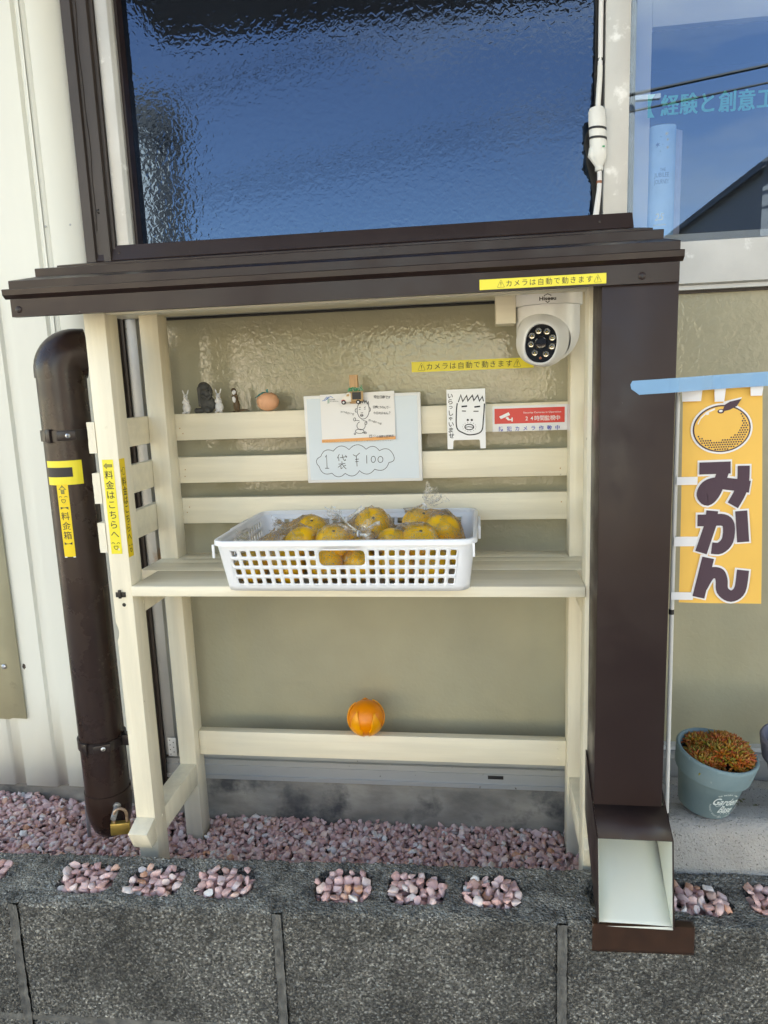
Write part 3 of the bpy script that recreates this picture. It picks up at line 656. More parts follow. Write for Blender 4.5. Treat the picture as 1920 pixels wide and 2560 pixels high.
for k, cx in enumerate((-.8, -.4, 0, .4, .8, 1.2)):
    def jf(u, t, cx=cx):   # vertical joint, struck a little proud and uneven
        z = -.600+.598*t; q = Vector((cx, 0, z))
        return KM @ Vector((cx-.0066+.0132*u+.0012*noise.noise(q*30)+.001*noise.noise(q*120), +.0004-.003*abs(u-.5)+.0026*noise.noise(Vector((u*3+cx, 0, z*60))), z))
    rough_sheet('mortar_joint', 'mortar', kw, jf, 6, 160)
    def tf(u, t, cx=cx):   # grouted half cores either side of the joint
        a = 2*math.pi*u; r = .040*t*(1+.16*noise.noise(Vector((math.cos(a)*1.7+cx*9, math.sin(a)*1.7, 4))))
        x = r*math.cos(a)*1.0; y = r*math.sin(a)*.80
        return KM @ Vector((cx+x, .062+y, .0012-.004*t**6+.0018*noise.noise(Vector((x*90+cx, y*90, 1)))))
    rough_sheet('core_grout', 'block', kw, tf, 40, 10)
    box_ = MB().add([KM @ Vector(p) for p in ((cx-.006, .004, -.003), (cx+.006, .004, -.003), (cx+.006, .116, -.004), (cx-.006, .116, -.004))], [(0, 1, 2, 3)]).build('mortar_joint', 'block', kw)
for zz in (-.195, -.395):
    rough_sheet('bed_joint', 'mortar', kw, lambda u, t, zz=zz: KM @ Vector((-1.2+2.8*u, .0010+.0022*noise.noise(Vector((u*40, t, zz)))-.001*(1-abs(2*t-1)), zz-.007+.014*t+.0015*noise.noise(Vector((u*60, 3, zz))))), 240, 5)
# pebbles set in the block cores
def cluster(sx, label, n):
    c = KM @ Vector((sx, .060, -.012)); t = thing('pebble_cluster', c, label, 'pebbles', 'pebbles filling the block cores')
    for layer in range(4):
        k = 0
        for i in range(6):
            for j in range(4):
                x = (-2.5+i)*.0142+rnd.uniform(-.004, .004); y = (-1.5+j)*.0148+rnd.uniform(-.004, .004)
                if (abs(x)/.0385)**4+(abs(y)/.0290)**4 > 1.1 or layer < 1: continue
                o = bpy.data.objects.new('pebble', rnd.choice(PEBR)); COL.objects.link(o); o.parent = t
                o.matrix_local = pebble_matrix((x, y, -.010+layer*.0078+rnd.uniform(-.002, .002)), rnd.uniform(.0076, .0118), .45)
for cx, hx, lab in ((-.6, 2, 'pink pebbles cut by the left picture edge in the block wall'), (-.2, 0, 'pink pebbles in the block hole below the padlock'), (-.2, 1, 'pink pebbles in the block hole in front of the left post foot'), (-.2, 2, 'pink pebbles in the block hole just right of the left post foot'),
                    (.2, 0, 'pink pebbles in the middle block hole, left of its three'), (.2, 1, 'pink pebbles in the central hole of the middle block'), (.2, 2, 'pink pebbles in the block hole nearest the chute on its left'),
                    (.6, 1, 'pink pebbles in the block hole right of the chute below the plant pot'), (.6, 2, 'pink pebbles cut by the right picture edge in the block wall')):
    cluster(cx+HOLES[hx], lab, 20)

# ---- concrete gutter block standing behind the kerb on the right
gt = thing('gutter_block', (.75, .2, -.05), 'pale concrete gutter trough behind the kerb carrying the plant pots', 'concrete trough')
prof = [(.140, -.06)]
for (y, z) in ((.140, .0), (.142, .03), (.146, .056)): prof.append((y, z))
for i in range(8): a = R(180-90*i/7); prof.append((.168+.022*math.cos(a), .058+.018*math.sin(a)))
prof += [(.196, .074)]
for i in range(4): a = R(90-90*i/3); prof.append((.199+.004*math.cos(a), .070+.004*math.sin(a)))
prof += [(.207, .02), (.214, -.004), (.230, -.012), (.330, -.012), (.344, -.004), (.350, .012), (.352, .016), (.378, .0165), (.3795, .012), (.3795, -.06)]
nx = 200; v = []
for i in range(nx+1):
    x = .5535+1.05*i/nx
    for (y, z) in prof:
        q = Vector((x, y, z)); d = .0012*noise.noise(q*120)+.002*noise.noise(q*18)
        v.append((x, y+(-d if y < .15 else 0), z+(d if y >= .15 else 0)))
m = len(prof)
MB().add(v, [(i*m+j, i*m+j+1, (i+1)*m+j+1, (i+1)*m+j) for i in range(nx) for j in range(m-1)]+[tuple(range(m)), tuple(nx*m+j for j in range(m))]).build('trough', 'gutterstone', gt, angle=50)

# ================================================================== THE STAND
st = thing('produce_stand', (.1, .25, -.11), 'cream painted wooden produce stand with shelf, slats and brown metal roof', 'stand')
XL, XR = -.2777, -.2446
b = .0013
# front left post with a notch worn in its left edge
pr = [(.185, .866), (.146, .866), (.146, -.0005), (.185, -.0005)]
bm_post = MB().prism([(XL, -.10), (XL, .352), (XL+.0045, .358), (XL+.0060, .366), (XL+.0045, .374), (XL, .380), (XL, .866), (XR, .866), (XR, -.10)], .146, .185, 'Y', bev=b); bm_post.build('post', 'cream', st)
MB().prism([(.1458, .0445), (.1135, .034), (.1275, .0015), (.1458, .0015)], XL+.0004, XR-.0004, 'X', bev=.0008).build('foot', 'cream', st)
MB().box(XL, XR, .325, .3640, -.125, .868, bev=b).build('post', 'cream', st)
MB().box(.4440, .4770, .146, .185, -.10, .866, bev=b).build('post', 'cream', st)
MB().prism([(.1458, .0445), (.1300, .034), (.1380, .0015), (.1458, .0015)], .4444, .4766, 'X', bev=.0008).build('foot', 'cream', st)
MB().box(.4420, .4750, .325, .3640, -.125, .868, bev=b).build('post', 'cream', st)
# lower stretchers and shelf bearers at the sides
for x0, x1 in ((XL+.0005, XR-.0005), (.4445, .4745)):
    MB().box(x0, x1, .1853, .3247, -.002, .040, bev=.001).build('stretcher', 'cream', st)
    MB().box(x0, x1, .1853, .3247, .388, .4248, bev=.001).build('shelf_bearer', 'cream', st)
# side slats nailed on the outside, raw saw-cut front ends
for z0, z1 in ((.6495, .6965), (.5720, .6190), (.4950, .5420)):
    for x0, x1 in ((-.2902, XL-.0003), (.4775, .4895)):
        s_ = MB().box(x0, x1, .146, .3645, z0, z1, bev=.0008).build('side_slat', 'creamH', st)
        rough_sheet('sawn_end', 'cutwood', s_, lambda u, t, x0=x0, x1=x1, z0=z0, z1=z1: (x0+(x1-x0)*u+.0006*noise.noise(Vector((t*9, z0*50, 0)))*(1-u), .1455-.0008*abs(noise.noise(Vector((u*7, t*16, z0*40)))), z0+(z1-z0)*t), 6, 14)
# back slats
for z0, z1 in ((.6500, .6970), (.5725, .6195), (.4975, .5450)):
    MB().box(XL+.002, .4740, .3645, .3770, z0, z1, bev=.001).build('back_slat', 'creamH', st)
MB().box(XR+.0003, .4417, .3450, .3630, .0490, .0975, bev=.0012).build('lower_rail', 'creamH', st)
MB().box(XR+.0003, .4437, .1500, .1800, .852, .866, bev=.001).build('top_rail', 'creamH', st)
for z_ in (.6735, .5960, .5212):
    for x_ in (-.236, -.2335, .432): MB().ball((x_+rnd.uniform(-.002, .002), .3645, z_+rnd.uniform(-.013, .013)), (.0013, .0004, .0013), sub=1).build('nail_head', 'toywood', st)
for x_, z_ in ((-.232, .085), (-.232, .060), (.428, .083), (.429, .062)): MB().ball((x_, .3450, z_), (.0022, .0005, .0022), sub=2).build('filled_screw', 'cream', st)
# shelf boards
MB().box(XR+.0004, .4436, .1425, .2390, .4253, .4415, bev=.0012).build('shelf_board', 'creamH', st)
MB().box(XL+.0006, .4736, .2396, .2930, .4253, .4420, bev=.0012).build('shelf_board', 'creamH', st)
MB().box(XL+.0006, .4736, .2937, .3246, .4253, .4416, bev=.0012).box(XR+.0006, .4414, .3250, .3640, .4253, .4416, bev=.0010).build('shelf_board', 'creamH', st)
# small fittings on the front left post
MB().box(-.2715, -.2555, .1440, .1458, .4235, .4315, bev=.0003).box(-.2662, -.2618, .1415, .1441, .4220, .4355, bev=.0006).build('latch', 'irondark', st)
MB().lathe([(.0001, 0), (.0026, 0), (.0032, .0004), (.0001, .0008)], Matrix.Translation((-.2600, .1460, .4108)) @ Matrix.Rotation(R(90), 4, 'X'), 12).build('screw_hole', 'irondark', st)
for (x, z) in ((-.2600, .688), (-.2590, .5), ):
    MB().ball((x, .1458, z), (.0022, .0005, .0022), sub=2).build('filled_screw', 'cream', st)
for (y, z) in ((.172, .0025+.03), (.25, .043), (.18, .405)):
    MB().ball((XR+.0002, y, z), (.0008, .0012, .0026), sub=2).build('paint_drip', 'cream', st)
# block that carries the camera
MB().box(.3225, .3520, .235, .290, .8180, .8700, bev=.0008).build('camera_block', 'creamH', st)

# ---- roof
rt = MB()
XA = lambda y: -.345-(.038*min(1, max(0, (y-.066)/.15)))       # hand-cut edges run slightly out of square
XB = lambda y: .543+(.008*min(1, max(0, (y-.066)/.15)))
def strip(mb, prof, ex=0.):
    """sheet-metal profile (closed, Y-Z) run along the roof with its own cut ends"""
    n = len(prof); v = [(XA(y)+ex, y, z) for y, z in prof]+[(XB(y)-ex*.3, y, z) for y, z in prof]
    mb.add(v, [tuple(range(n)), tuple(range(n, 2*n))[::-1]]+[(i, (i+1) % n, n+(i+1) % n, n+i) for i in range(n)]); return mb
roof = strip(MB(), [(.088, .8850), (.088, .8965), (.0905, .8975), (.200, .9190), (.200, .9305), (.2025, .9318), (.270, .9425), (.270, .9465), (.388, .9700), (.388, .9560), (.205, .9150), (.094, .8850)]).build('roof', 'brown', st, angle=15)
strip(MB(), [(.0700, .8700), (.0630, .8745), (.0625, .8815), (.0640, .8825), (.0875, .8850), (.0875, .8780), (.074, .8700)]).build('drip_edge', 'brown', roof, angle=15)
MB().prism([(.0700, .8462), (.0700, .8695), (.0740, .8695), (.0740, .8485), (.0800, .8485), (.0800, .8462)], -.3390, .5395, 'X').build('fascia', 'brown', roof, angle=15)
MB().add([(-.3843, .3825, .9945), (.5435, .3825, .9925), (.5450, .3765, .9690), (-.3845, .3765, .9690), (-.3843, .3853, .9945), (.5435, .3853, .9925), (.5450, .3853, .9600), (-.3845, .3853, .9600)], [(0, 1, 2, 3), (4, 5, 1, 0), (3, 2, 6, 7), (0, 3, 7, 4), (1, 5, 6, 2), (4, 7, 6, 5)]).build('flashing', 'brown', roof, angle=15)
box('soffit', 'creamH', roof, -.330, .530, .0805, .370, .8670, .8740)
def screw(name, p, r, parent, material='irondark', cross='black', n=16, ax='Y', head=.0016):
    M = Matrix.Translation(p) @ Matrix.Rotation(R(90), 4, 'X')
    s_ = MB().lathe([(r, 0), (r, head*.4), (r*.75, head*.9), (.0001, head)], M, n).build(name, material, parent)
    if cross:
        MB().box(p[0]-r*.55, p[0]+r*.55, p[1]-head-.0002, p[1]-head*.6, p[2]-r*.13, p[2]+r*.13).box(p[0]-r*.13, p[0]+r*.13, p[1]-head-.00025, p[1]-head*.6, p[2]-r*.55, p[2]+r*.55).build('recess', cross, s_)
    return s_
screw('screw', (.4957, .0698, .8548), .0046, roof, 'brown'); screw('screw', (-.3277, .0698, .8557), .0046, roof, 'brown')
for x in (-.3283, .4924): screw('screw', (x, .3800, .9808), .0026, roof, 'brown', None)

# ---- square brown chute at the right front corner
ch = thing('metal_chute', (.495, .08, -.002), 'tall square brown metal chute with open cream mouth at the bottom', 'chute')
CX0, CX1, CY = .4490, .5410, .0755
MB().box(CX0, CX1, CY, .1450, .1420, .8680, bev=.0016).build('body', 'brown', ch)
th = .0016
def plate(pts, name, material, x0, x1): return MB().prism(pts, x0, x1, 'X').build(name, material, ch, angle=20)
side = [(.1585, .190), (.148, .190), (.0770, .143), (.0330, .1210), (.0140, .0015), (.0300, .0010), (.1500, .0950), (.1640, .1020)]
plate(side, 'spout_side', 'brown', CX0-.0022, CX0-.0006); plate(side, 'spout_side', 'brown', CX1+.0040, CX1+.0056)
o = MB().add([(CX0-.0006, .0775, .1435), (CX1+.0040, .0775, .1435), (CX1+.0040, .0315, .1205), (CX0-.0006, .0315, .1205)], [(0, 1, 2, 3)]).build('hood', 'brown', ch); o.modifiers.new('t', 'SOLIDIFY').thickness = .0014
def floor_f(u, t):     # sloping cream floor, curling a little at the lip
    y = .1480-.134*t; z = .0985-.098*t**.85
    return (CX0-.0004+(CX1-CX0+.0042)*u, y, z+.0012)
o = rough_sheet('floor', 'creamliner', ch, floor_f, 4, 16); o.modifiers.new('t', 'SOLIDIFY').thickness = .001
lin = [(.1460, .141), (.0790, .141), (.0345, .1190), (.0165, .0040), (.0330, .0100), (.1470, .1000)]
plate(lin, 'liner', 'creamliner', CX0-.0004, CX0+.0002); plate(lin, 'liner', 'creamliner', CX1+.0032, CX1+.0038)
MB().box(CX0, CX1+.003, .1455, .1465, .098, .1415).build('liner', 'creamliner', ch)
# tape strip sealing the chute lip to the kerb
def lipf(u, t):
    x = .4395+.1345*u; y = .0185-.018*min(1, t*1.6); z = .0042 if t < .35 else .0042-.042*(t-.35)/.65
    p = Vector((x, y, z)); k = KM @ Vector((x, -.0032, z)); 
    if t >= .35: p.y = k.y
    else: p.y = k.y+(.013)*(1-t/.35)+.0
    return (x, p.y, z)
tp = rough_sheet('brown_tape', 'browntape', None, lipf, 40, 14); tp.modifiers.new('t', 'SOLIDIFY').thickness = .0006
tag(tp, 'strip of brown tape sealing the chute lip onto the block wall', 'tape')

# ---- payment pipe left of the stand
PX, PY, PR = -.3580, .205, .0372
pp = thing('payment_pipe', (PX, PY, -.03), 'brown plastic pipe with coin slot, clamped beside the left post', 'pipe')
MB().lathe([(PR, .052), (PR, .774)], Matrix.Translation((PX, PY, 0)), 48, cap=False).build('tube', 'brownpvc', pp)
MB().lathe([(PR+.0016, .060), (PR+.0016, .0560), (PR+.0014, .030), (.0355, .006), (.030, -.012), (.021, -.024), (.010, -.0295), (.0002, -.031)], Matrix.Translation((PX, PY, 0)), 48).build('end_cap', 'brownpvc', pp)
# elbow turning back towards the wall
el = []; dirv = Vector((.80, .60, 0)); rb = .026
el.append((Vector((PX, PY, .766)), 0)); el.append((Vector((PX, PY, .776)), 0))
for i in range(1, 13): a = R(90*i/12); el.append((Vector((PX, PY, .776))+dirv*rb*(1-math.cos(a))+Vector((0, 0, rb*math.sin(a))), 0))
el.append((el[-1][0]+dirv*.012, 0))
MB().tube([p for p, _ in el], PR+.0018, 40, cap=False).build('elbow', 'brownpvc', pp)
def band(z, hgt):
    q = MB().lathe([(PR+.0003, z-hgt), (PR+.0028, z-hgt), (PR+.0028, z+hgt), (PR+.0003, z+hgt)], Matrix.Translation((PX, PY, 0)), 48, cap=False).build('clamp', 'brownclip', pp)
    A = R(-62); M = Matrix.Translation((PX, PY, z)) @ Matrix.Rotation(A+R(90), 4, 'Z')
    MB().box(-.014, .014, -PR-.0062, -PR-.0020, -hgt*.85, hgt*.85, bev=.001, M=M).build('clasp', 'brownclip', q)
    A2 = R(-100); M2 = Matrix.Translation((PX, PY, z)) @ Matrix.Rotation(A2+R(90), 4, 'Z')
    MB().box(-.0035, .0035, -PR-.0072, -PR-.0015, -hgt*1.25, hgt*1.25, bev=.001, M=M2).box(-.007, -.0045, -PR-.0058, -PR-.0015, -hgt, hgt, bev=.0008, M=M2).build('buckle', 'brownclip', q)
    c = M @ Vector((.002, -PR-.0062, 0)); d = (M.to_3x3() @ Vector((0, -1, 0)))
    T = Matrix.Translation(c) @ d.to_track_quat('Z', 'Y').to_matrix().to_4x4()
    s_ = MB().lathe([(.0040, 0), (.0037, .0012), (.0022, .0022), (.0001, .0025)], T, 16).build('screw', 'steel', q)
    s2 = MB()
    s2.box(-.0024, .0024, -.0004, .0004, .0018, .0028, M=T); s2.box(-.0004, .0004, -.0024, .0024, .0018, .00285, M=T); s2.build('recess', 'irondark', s_)
    box('bracket', 'brownclip', q, PX+PR-.004, -.2906, PY-.006, PY+.012, z-.009, z+.009, bev=.001)
band(.676, .0085); band(.152, .0080)
def pipe_map(th0, z0, r0=PR, k=1.):
    return lambda u, v, h: Vector((PX+(r0+h)*math.cos(th0+u/r0), PY+(r0+h)*math.sin(th0+u/r0), z0+v))
A0 = R(-80)
P = Print(pipe_map(A0, .618))
for i in range(16):    # yellow tape around the slot, bent with the tube
    u0 = -.030+.0595*i/16; u1 = -.030+.0595*(i+1)/16
    if u1 <= .0155: P.rect('yellowtape', u0, u1, .0085, .0190, .0004); P.rect('yellowtape', u0, u1, -.0190, -.0065, .0004); P.rect('black', u0, u1, -.0065, .0085, .0005) if u0 > -.0290 else None
    else: P.rect('yellowtape', u0, u1, -.0190, .0190, .0004)
P.build({'yellowtape': 'slot_tape', 'black': 'coin_slot'}, pp)
lab = thing('money_box_label', (PX, PY-PR, .482), 'yellow vertical label reading money box on the brown pipe', 'label')
P = Print(pipe_map(A0, .482))
for i in range(6):
    u0 = -.0095+.018*i/6-.003; P.rect('yellowdeep', u0, u0+.003, .0015, .118, .0007, 6)
P.rect('white', -.0125, .0055, 0, .0015, .0007)
P.poly('olive', [(-.0035, .1165), (-.0090, .1100), (-.0058, .1100), (-.0058, .1035), (-.0012, .1035), (-.0012, .1100), (.0020, .1100)], .0009)
P.line('ink', [(-.0035, .1165), (-.0090, .1100), (-.0058, .1100), (-.0058, .1035), (-.0012, .1035), (-.0012, .1100), (.0020, .1100)], .0006, .001, True)
def smile(P, cx, cy, s=1.):
    for dx in (-.0042, .0042): P.arc('ink', cx+dx*s, cy+.0020*s, .0022*s, 15, 165, .0008*s, .001, 6)
    P.line('ink', [(cx-.0032*s, cy-.001*s), (cx+.0032*s, cy-.001*s)], .0008*s, .001); P.arc('ink', cx, cy-.001*s, .0032*s, 180, 360, .0008*s, .0011, 8, .0052*s)
smile(P, -.0035, .0950)
P.char('ink', '【', -.0035, .0800, .0130, .001, .012, rot=R(-90)); P.char('ink', '料', -.0035, .0675, .0138, .001, .003); P.char('ink', '金', -.0035, .0520, .0138, .001, .003); P.char('ink', '箱', -.0035, .0365, .0138, .001, .003); P.char('ink', '】', -.0035, .0235, .0130, .001, .012, rot=R(-90))
P.build({'yellowdeep': 'backing', 'white': 'backing_edge', 'olive': 'arrow'}, lab)
# padlock on a bolt through the pipe end
pl = thing('padlock', (-.3155, .1600, .003), 'brass padlock with rusty steel shackle hanging on the pipe end', 'padlock')
Mq = Matrix.Translation((-.3155, .1600, .0135)) @ Matrix.Rotation(R(3), 4, 'Y') @ Matrix.Rotation(R(18), 4, 'Z')
MB().box(-.0155, .0155, -.0055, .0055, -.0105, .0105, bev=.0012, M=Mq).build('body', 'brass', pl)
MB().tube([Mq @ Vector(p) for p in spline([(-.0100, 0, .009), (-.0100, 0, .022), (-.0075, 0, .031), (0, 0, .0355), (.0080, 0, .031), (.0108, 0, .022), (.0108, 0, .009)], 5)], .0024, 10).build('shackle', 'steelrust', pl)
t = thing('bolt', (-.325, .165, .035), 'zinc bolt through the padlock shackle at the pipe end', 'bolt')
MB().tube([(-.3285, .178, .0420), (-.3225, .152, .0345)], .0045, 14).build('shank', 'zinc', t)
MB().lathe([(.0001, 0), (.0062, 0), (.0062, .0035), (.0045, .0045), (.0001, .0045)], Matrix.Translation((-.3288, .1795, .0424)) @ Vector((.006, -.026, -.0075)).to_track_quat('Z', 'Y').to_matrix().to_4x4(), 14).build('nut', 'zinc', t)
o = MB().tube([(-.438, .262, -.016), (-.449, .277, -.068), (-.453, .283, -.10)], .0038, 12).build('steel_rod', 'zinc', None, (-.452, .281, -.1)); tag(o, 'thin zinc rod standing in the gravel behind the pipe end', 'rod')

# ---- arrow labels on the front left post
def post_label(fm, label, hand):
    t = thing('direction_label', fm(0, 0, 0), label, 'label'); P = Print(fm)
    P.rect('yellowtape' if not hand else 'yellowdeep', -.0089, .0089, 0, .1465, .0003)
    if not hand:
        a = [(-.0068, .1370), (-.0022, .1412), (-.0022, .1390), (.0066, .1390), (.0066, .1352), (-.0022, .1352), (-.0022, .1328)]
        P.poly('olive', a, .0005); P.line('ink', a, .0005, .0006, True)
    else:   # pointing hand outline
        a = [(-.0070, .1302), (-.001, .1302), (-.0010, .1330), (.0040, .1330), (.0058, .1310), (.0058, .1250), (.0030, .1228), (-.0015, .1228), (-.0025, .1250), (-.0010, .1262), (-.0020, .1285), (-.0070, .1285)]
        P.line('ink', a, .0006, .0006, True)
    top_ = .1310 if not hand else .1200; bot = .0230
    P.column('ink', '料金はこちらへ', 0, top_, bot, .0140, .0006, .004)
    smile(P, 0, .0135, 1.05)
    P.build({'yellowtape': 'backing', 'yellowdeep': 'backing', 'olive': 'arrow'}, t)
post_label(plane_map((-.2628, .1458, .4930), (1, 0, 0), (-.0092/.1465*.0, 0, 1), (0, -1, 0)), 'yellow vertical label with arrow on the front of the left post', False)
post_label(plane_map((XR+.0002, .1543, .4868), (0, .93, 0), (0, 0, 1.045), (1, 0, 0)), 'yellow vertical label with pointing hand on the side of the left post', True)

# ================================================================== THINGS ON THE STAND
def aff(TL, TR, BL, W, H):
    """reads a drawing laid out on a sheet of W x H: sheet corners given in drawing units"""
    ax, ay = TR[0]-TL[0], TR[1]-TL[1]; bx, by = BL[0]-TL[0], BL[1]-TL[1]; det = ax*by-ay*bx
    def f(x, y):
        x -= TL[0]; y -= TL[1]
        u = (x*by-y*bx)/det; v = (ax*y-ay*x)/det
        return (u*W, H-v*H)
    return f
# ---- price board
BW, BH = .2022, .1514
bd = thing('price_board', (.097, .354, .570), 'pale blue whiteboard with handwritten price in a cloud, leaning on the slats', 'whiteboard')
MB().box(-.0045, -.0045+BW, .3530, .3630, .5698, .5698+BH, bev=.0012).build('frame', 'boardframe', bd)
MB().box(.0010, -.0100+BW, .3522, .3529, .5750, .5640+BH+.0005).build('board', 'boardblue', bd)
f = aff((85, 185), (1430, 138), (140, 1190), BW, BH); P = Print(XZ(-.0045, .3522, .5698))
PL = lambda pts, w, k='ink', h=.0004: P.line(k, [f(p[0], p[1]) for p in pts], w, h)
cus = [(293, 875), (440, 812), (625, 792), (825, 786), (980, 802), (1140, 845), (1092, 935), (928, 1015), (750, 1035), (582, 1068), (425, 1068), (275, 995)]
loop = []
for i, a in enumerate(cus):
    c = cus[(i+1) % len(cus)]; mx_, my = (a[0]+c[0])/2, (a[1]+c[1])/2; dx, dy = c[0]-a[0], c[1]-a[1]; ln = math.hypot(dx, dy)
    nx_, ny_ = dy/ln, -dx/ln; k = .36 if ln < 150 else .27
    for j in range(9):
        t = j/9; loop.append((a[0]+dx*t+nx_*ln*k*4*t*(1-t), a[1]+dy*t+ny_*ln*k*4*t*(1-t)))
P.line('ink', [f(*p) for p in loop], .0009, .0004, True)
for s_ in ([(345, 885), (360, 860), (368, 1010)], [(343, 1013), (392, 1012)], [(512, 845), (487, 895)], [(503, 880), (508, 926)], [(520, 888), (602, 872)], [(545, 850), (556, 896), (572, 920), (584, 918), (582, 904)], [(584, 858), (600, 885)], [(541, 930), (544, 948)], [(503, 962), (582, 953)], [(546, 960), (497, 1000)], [(530, 983), (533, 1015), (553, 1002)], [(590, 972), (560, 988)], [(548, 963), (568, 995), (596, 1018)],
           [(672, 850), (708, 868), (750, 830)], [(711, 865), (722, 985)], [(698, 905), (741, 900)], [(700, 932), (738, 928)], [(832, 855), (835, 950)]):
    PL(s_, .0010)
for cx, cy, rx, ry in ((910, 902, 25, 36), (993, 902, 29, 35)): P.line('ink', [f(cx+rx*math.cos(t), cy+ry*math.sin(t)) for t in [2*math.pi*i/18 for i in range(18)]], .0010, .0004, True)
P.build('drawing', bd)
# ---- note card clipped over it
CW, CH = .1287, .0820
cd = thing('note_card', (.09, .350, .640), 'white note card with doodled boy and orange strip clipped on the price board', 'card')
cm = lambda u, v, h: Vector((.0252+u, .3506-h-.0016*math.sin(math.pi*u/CW)-.0020*(1-v/CH)**2, .6402+v+.0028*u/CW))
P = Print(cm)
for i in range(10):
    for j in range(6):
        P.poly('whitepaper' if j or True else '', [(CW*i/10, CH*j/6), (CW*(i+1)/10, CH*j/6), (CW*(i+1)/10, CH*(j+1)/6), (CW*i/10, CH*(j+1)/6)], 0)
    P.rect('orangeband', CW*i/10, CW*(i+1)/10, .0002, .0055, .0003)
P.build({'whitepaper': 'sheet', 'orangeband': 'strip'}, cd)
P = Print(cm); f = aff((272, 190), (1128, 140), (298, 725), CW, CH)
PL = lambda pts, w=.00085, k='ink', h=.0006: P.line(k, [f(p[0], p[1]) for p in pts], w, h)
EL = lambda cx, cy, rx, ry, a0=0, a1=360, w=.00085: P.line('ink', [f(cx+rx*math.cos(R(a0+(a1-a0)*i/16)), cy+ry*math.sin(R(a0+(a1-a0)*i/16))) for i in range(17)], w, .0006)
EL(778, 352, 70, 102); EL(697, 358, 12, 20, 60, 300); EL(850, 348, 12, 20, -120, 120)
PL([(720, 300), (735, 262), (742, 285), (760, 245), (768, 275), (785, 242), (795, 278), (812, 248), (822, 285), (835, 258), (842, 292)], .0010)
PL([(728, 325), (750, 322)], .001); PL([(790, 328), (805, 317)], .001); PL([(728, 348), (748, 346)]); PL([(788, 344), (806, 342)])
EL(762, 412, 16, 12); PL([(748, 413), (776, 413)]); EL(756, 384, 2, 2); EL(772, 383, 2, 2)
EL(680, 458, 12, 18); PL([(690, 468), (735, 472)]); PL([(765, 455), (765, 466)]); EL(755, 528, 48, 45, -20, 250); EL(810, 500, 12, 14); PL([(775, 470), (820, 478), (822, 500)])
EL(740, 590, 50, 24); EL(685, 618, 10, 9); EL(810, 606, 9, 9); PL([(770, 600), (795, 612), (800, 590)])
def hand(text, x0, y0, x1, y1, size):
    n = len(text)
    for i, c in enumerate(text):
        t = (i+.5)/n; q = f(x0+(x1-x0)*t, y0+(y1-y0)*t+rnd.uniform(-3, 3)); P.char('ink', c, q[0], q[1], size*rnd.uniform(.9, 1.15), .0006, .008, rot=rnd.uniform(-.12, .12))
hand('早生日南です', 898, 212, 1090, 212, .0054); hand('日南にちなんで…', 890, 320, 1090, 322, .0044); hand('今日何日なん？', 895, 388, 1095, 384, .0048)
hand('わっせわっせ', 515, 372, 675, 400, .0042); hand('わっせわっせ', 842, 460, 990, 510, .0042)
q0 = f(930, 645); q1 = f(1132, 640); P.row('ink', '小池弥太郎商店', q0[0], q1[0], (q0[1]+q1[1])/2, .0047, .0006, .014)
q0 = f(898, 640); P.row('ink', '株式', q0[0]-.0005, q0[0]+.0042, q0[1]+.0011, .0019, .0006); P.row('ink', '会社', q0[0]-.0005, q0[0]+.0042, q0[1]-.0013, .0019, .0006)
q0 = f(868, 643); P.line('ink', [(q0[0]-.0022, q0[1]-.0022), (q0[0]+.0022, q0[1]-.0022), (q0[0]+.0022, q0[1]+.0022), (q0[0]-.0022, q0[1]+.0022)], .0005, .0006, True); P.line('ink', [(q0[0]-.0012, q0[1]-.001), (q0[0]-.0012, q0[1]+.0012), (q0[0]+.0012, q0[1]+.0012), (q0[0]+.0012, q0[1]-.001)], .0004, .0006)
for i in range(44): q0 = f(312+18.6*i, 708-.45*i); P.ell('ink', q0[0], q0[1], .00030, .00042 if i % 7 else .0008, .0007, 6)
for k, s_ in (('bluelogo', [(300, 255), (335, 250), (375, 208)]), ('bluelogo', [(322, 243), (358, 208)]), ('bluelogo', [(343, 245), (398, 203), (428, 220)]), ('greenlogo', [(368, 232), (368, 285)]), ('greenlogo', [(380, 228), (380, 280)])): PL(s_, .0009, k)
q0 = f(390, 243); q1 = f(452, 240); P.word('inkgrey', 'KOIKE', q0[0], q1[0], q0[1], .0030, .0006, .01); q0 = f(392, 264); q1 = f(490, 262); P.word('inkgrey', 'Roof&Siding', q0[0], q1[0], q0[1], .0021, .0006)
P.build({'inkgrey': 'drawing', 'bluelogo': 'logo', 'greenlogo': 'logo'}, cd)
# ---- clothes peg with a toy truck
cp = thing('truck_clip', (.085, .347, .708), 'wooden clothes peg with a toy truck carrying a fir tree', 'clothes peg')
MB().box(.0785, .0925, .3440, .3490, .7060, .7540, bev=.0006).box(.0785, .0925, .3512, .3560, .7060, .7540, bev=.0006).build('peg', 'peg', cp)
MB().tube([(.0775, .3475, .722), (.0775, .3535, .724)], .0010, 8).tube([(.0935, .3475, .722), (.0935, .3535, .724)], .0010, 8).build('spring', 'steel', cp)
MB().prism([(.0655, .7090), (.0655, .7155), (.0680, .7175), (.0720, .7180), (.0730, .7235), (.0775, .7250), (.0812, .7235), (.0812, .7090)], .3385, .3438, 'Y', bev=.0008).build('cab', 'toycream', cp)
MB().prism([(.0735, .7185), (.0745, .7220), (.0785, .7225), (.0785, .7185)], .3378, .3386, 'Y').build('cab_window', 'toywood', cp)
MB().prism([(.0640, .7085), (.0650, .7120), (.0675, .7135), (.0712, .7125), (.0722, .7085)], .3380, .3390, 'Y').build('mudguard', 'toyred', cp)
MB().box(.0815, .1018, .3390, .3438, .7095, .7260, bev=.0006).build('cargo_box', 'toywood', cp)
MB().box(.0835, .0985, .3382, .3389, .7128, .7250).build('chalkboard', 'black', cp)
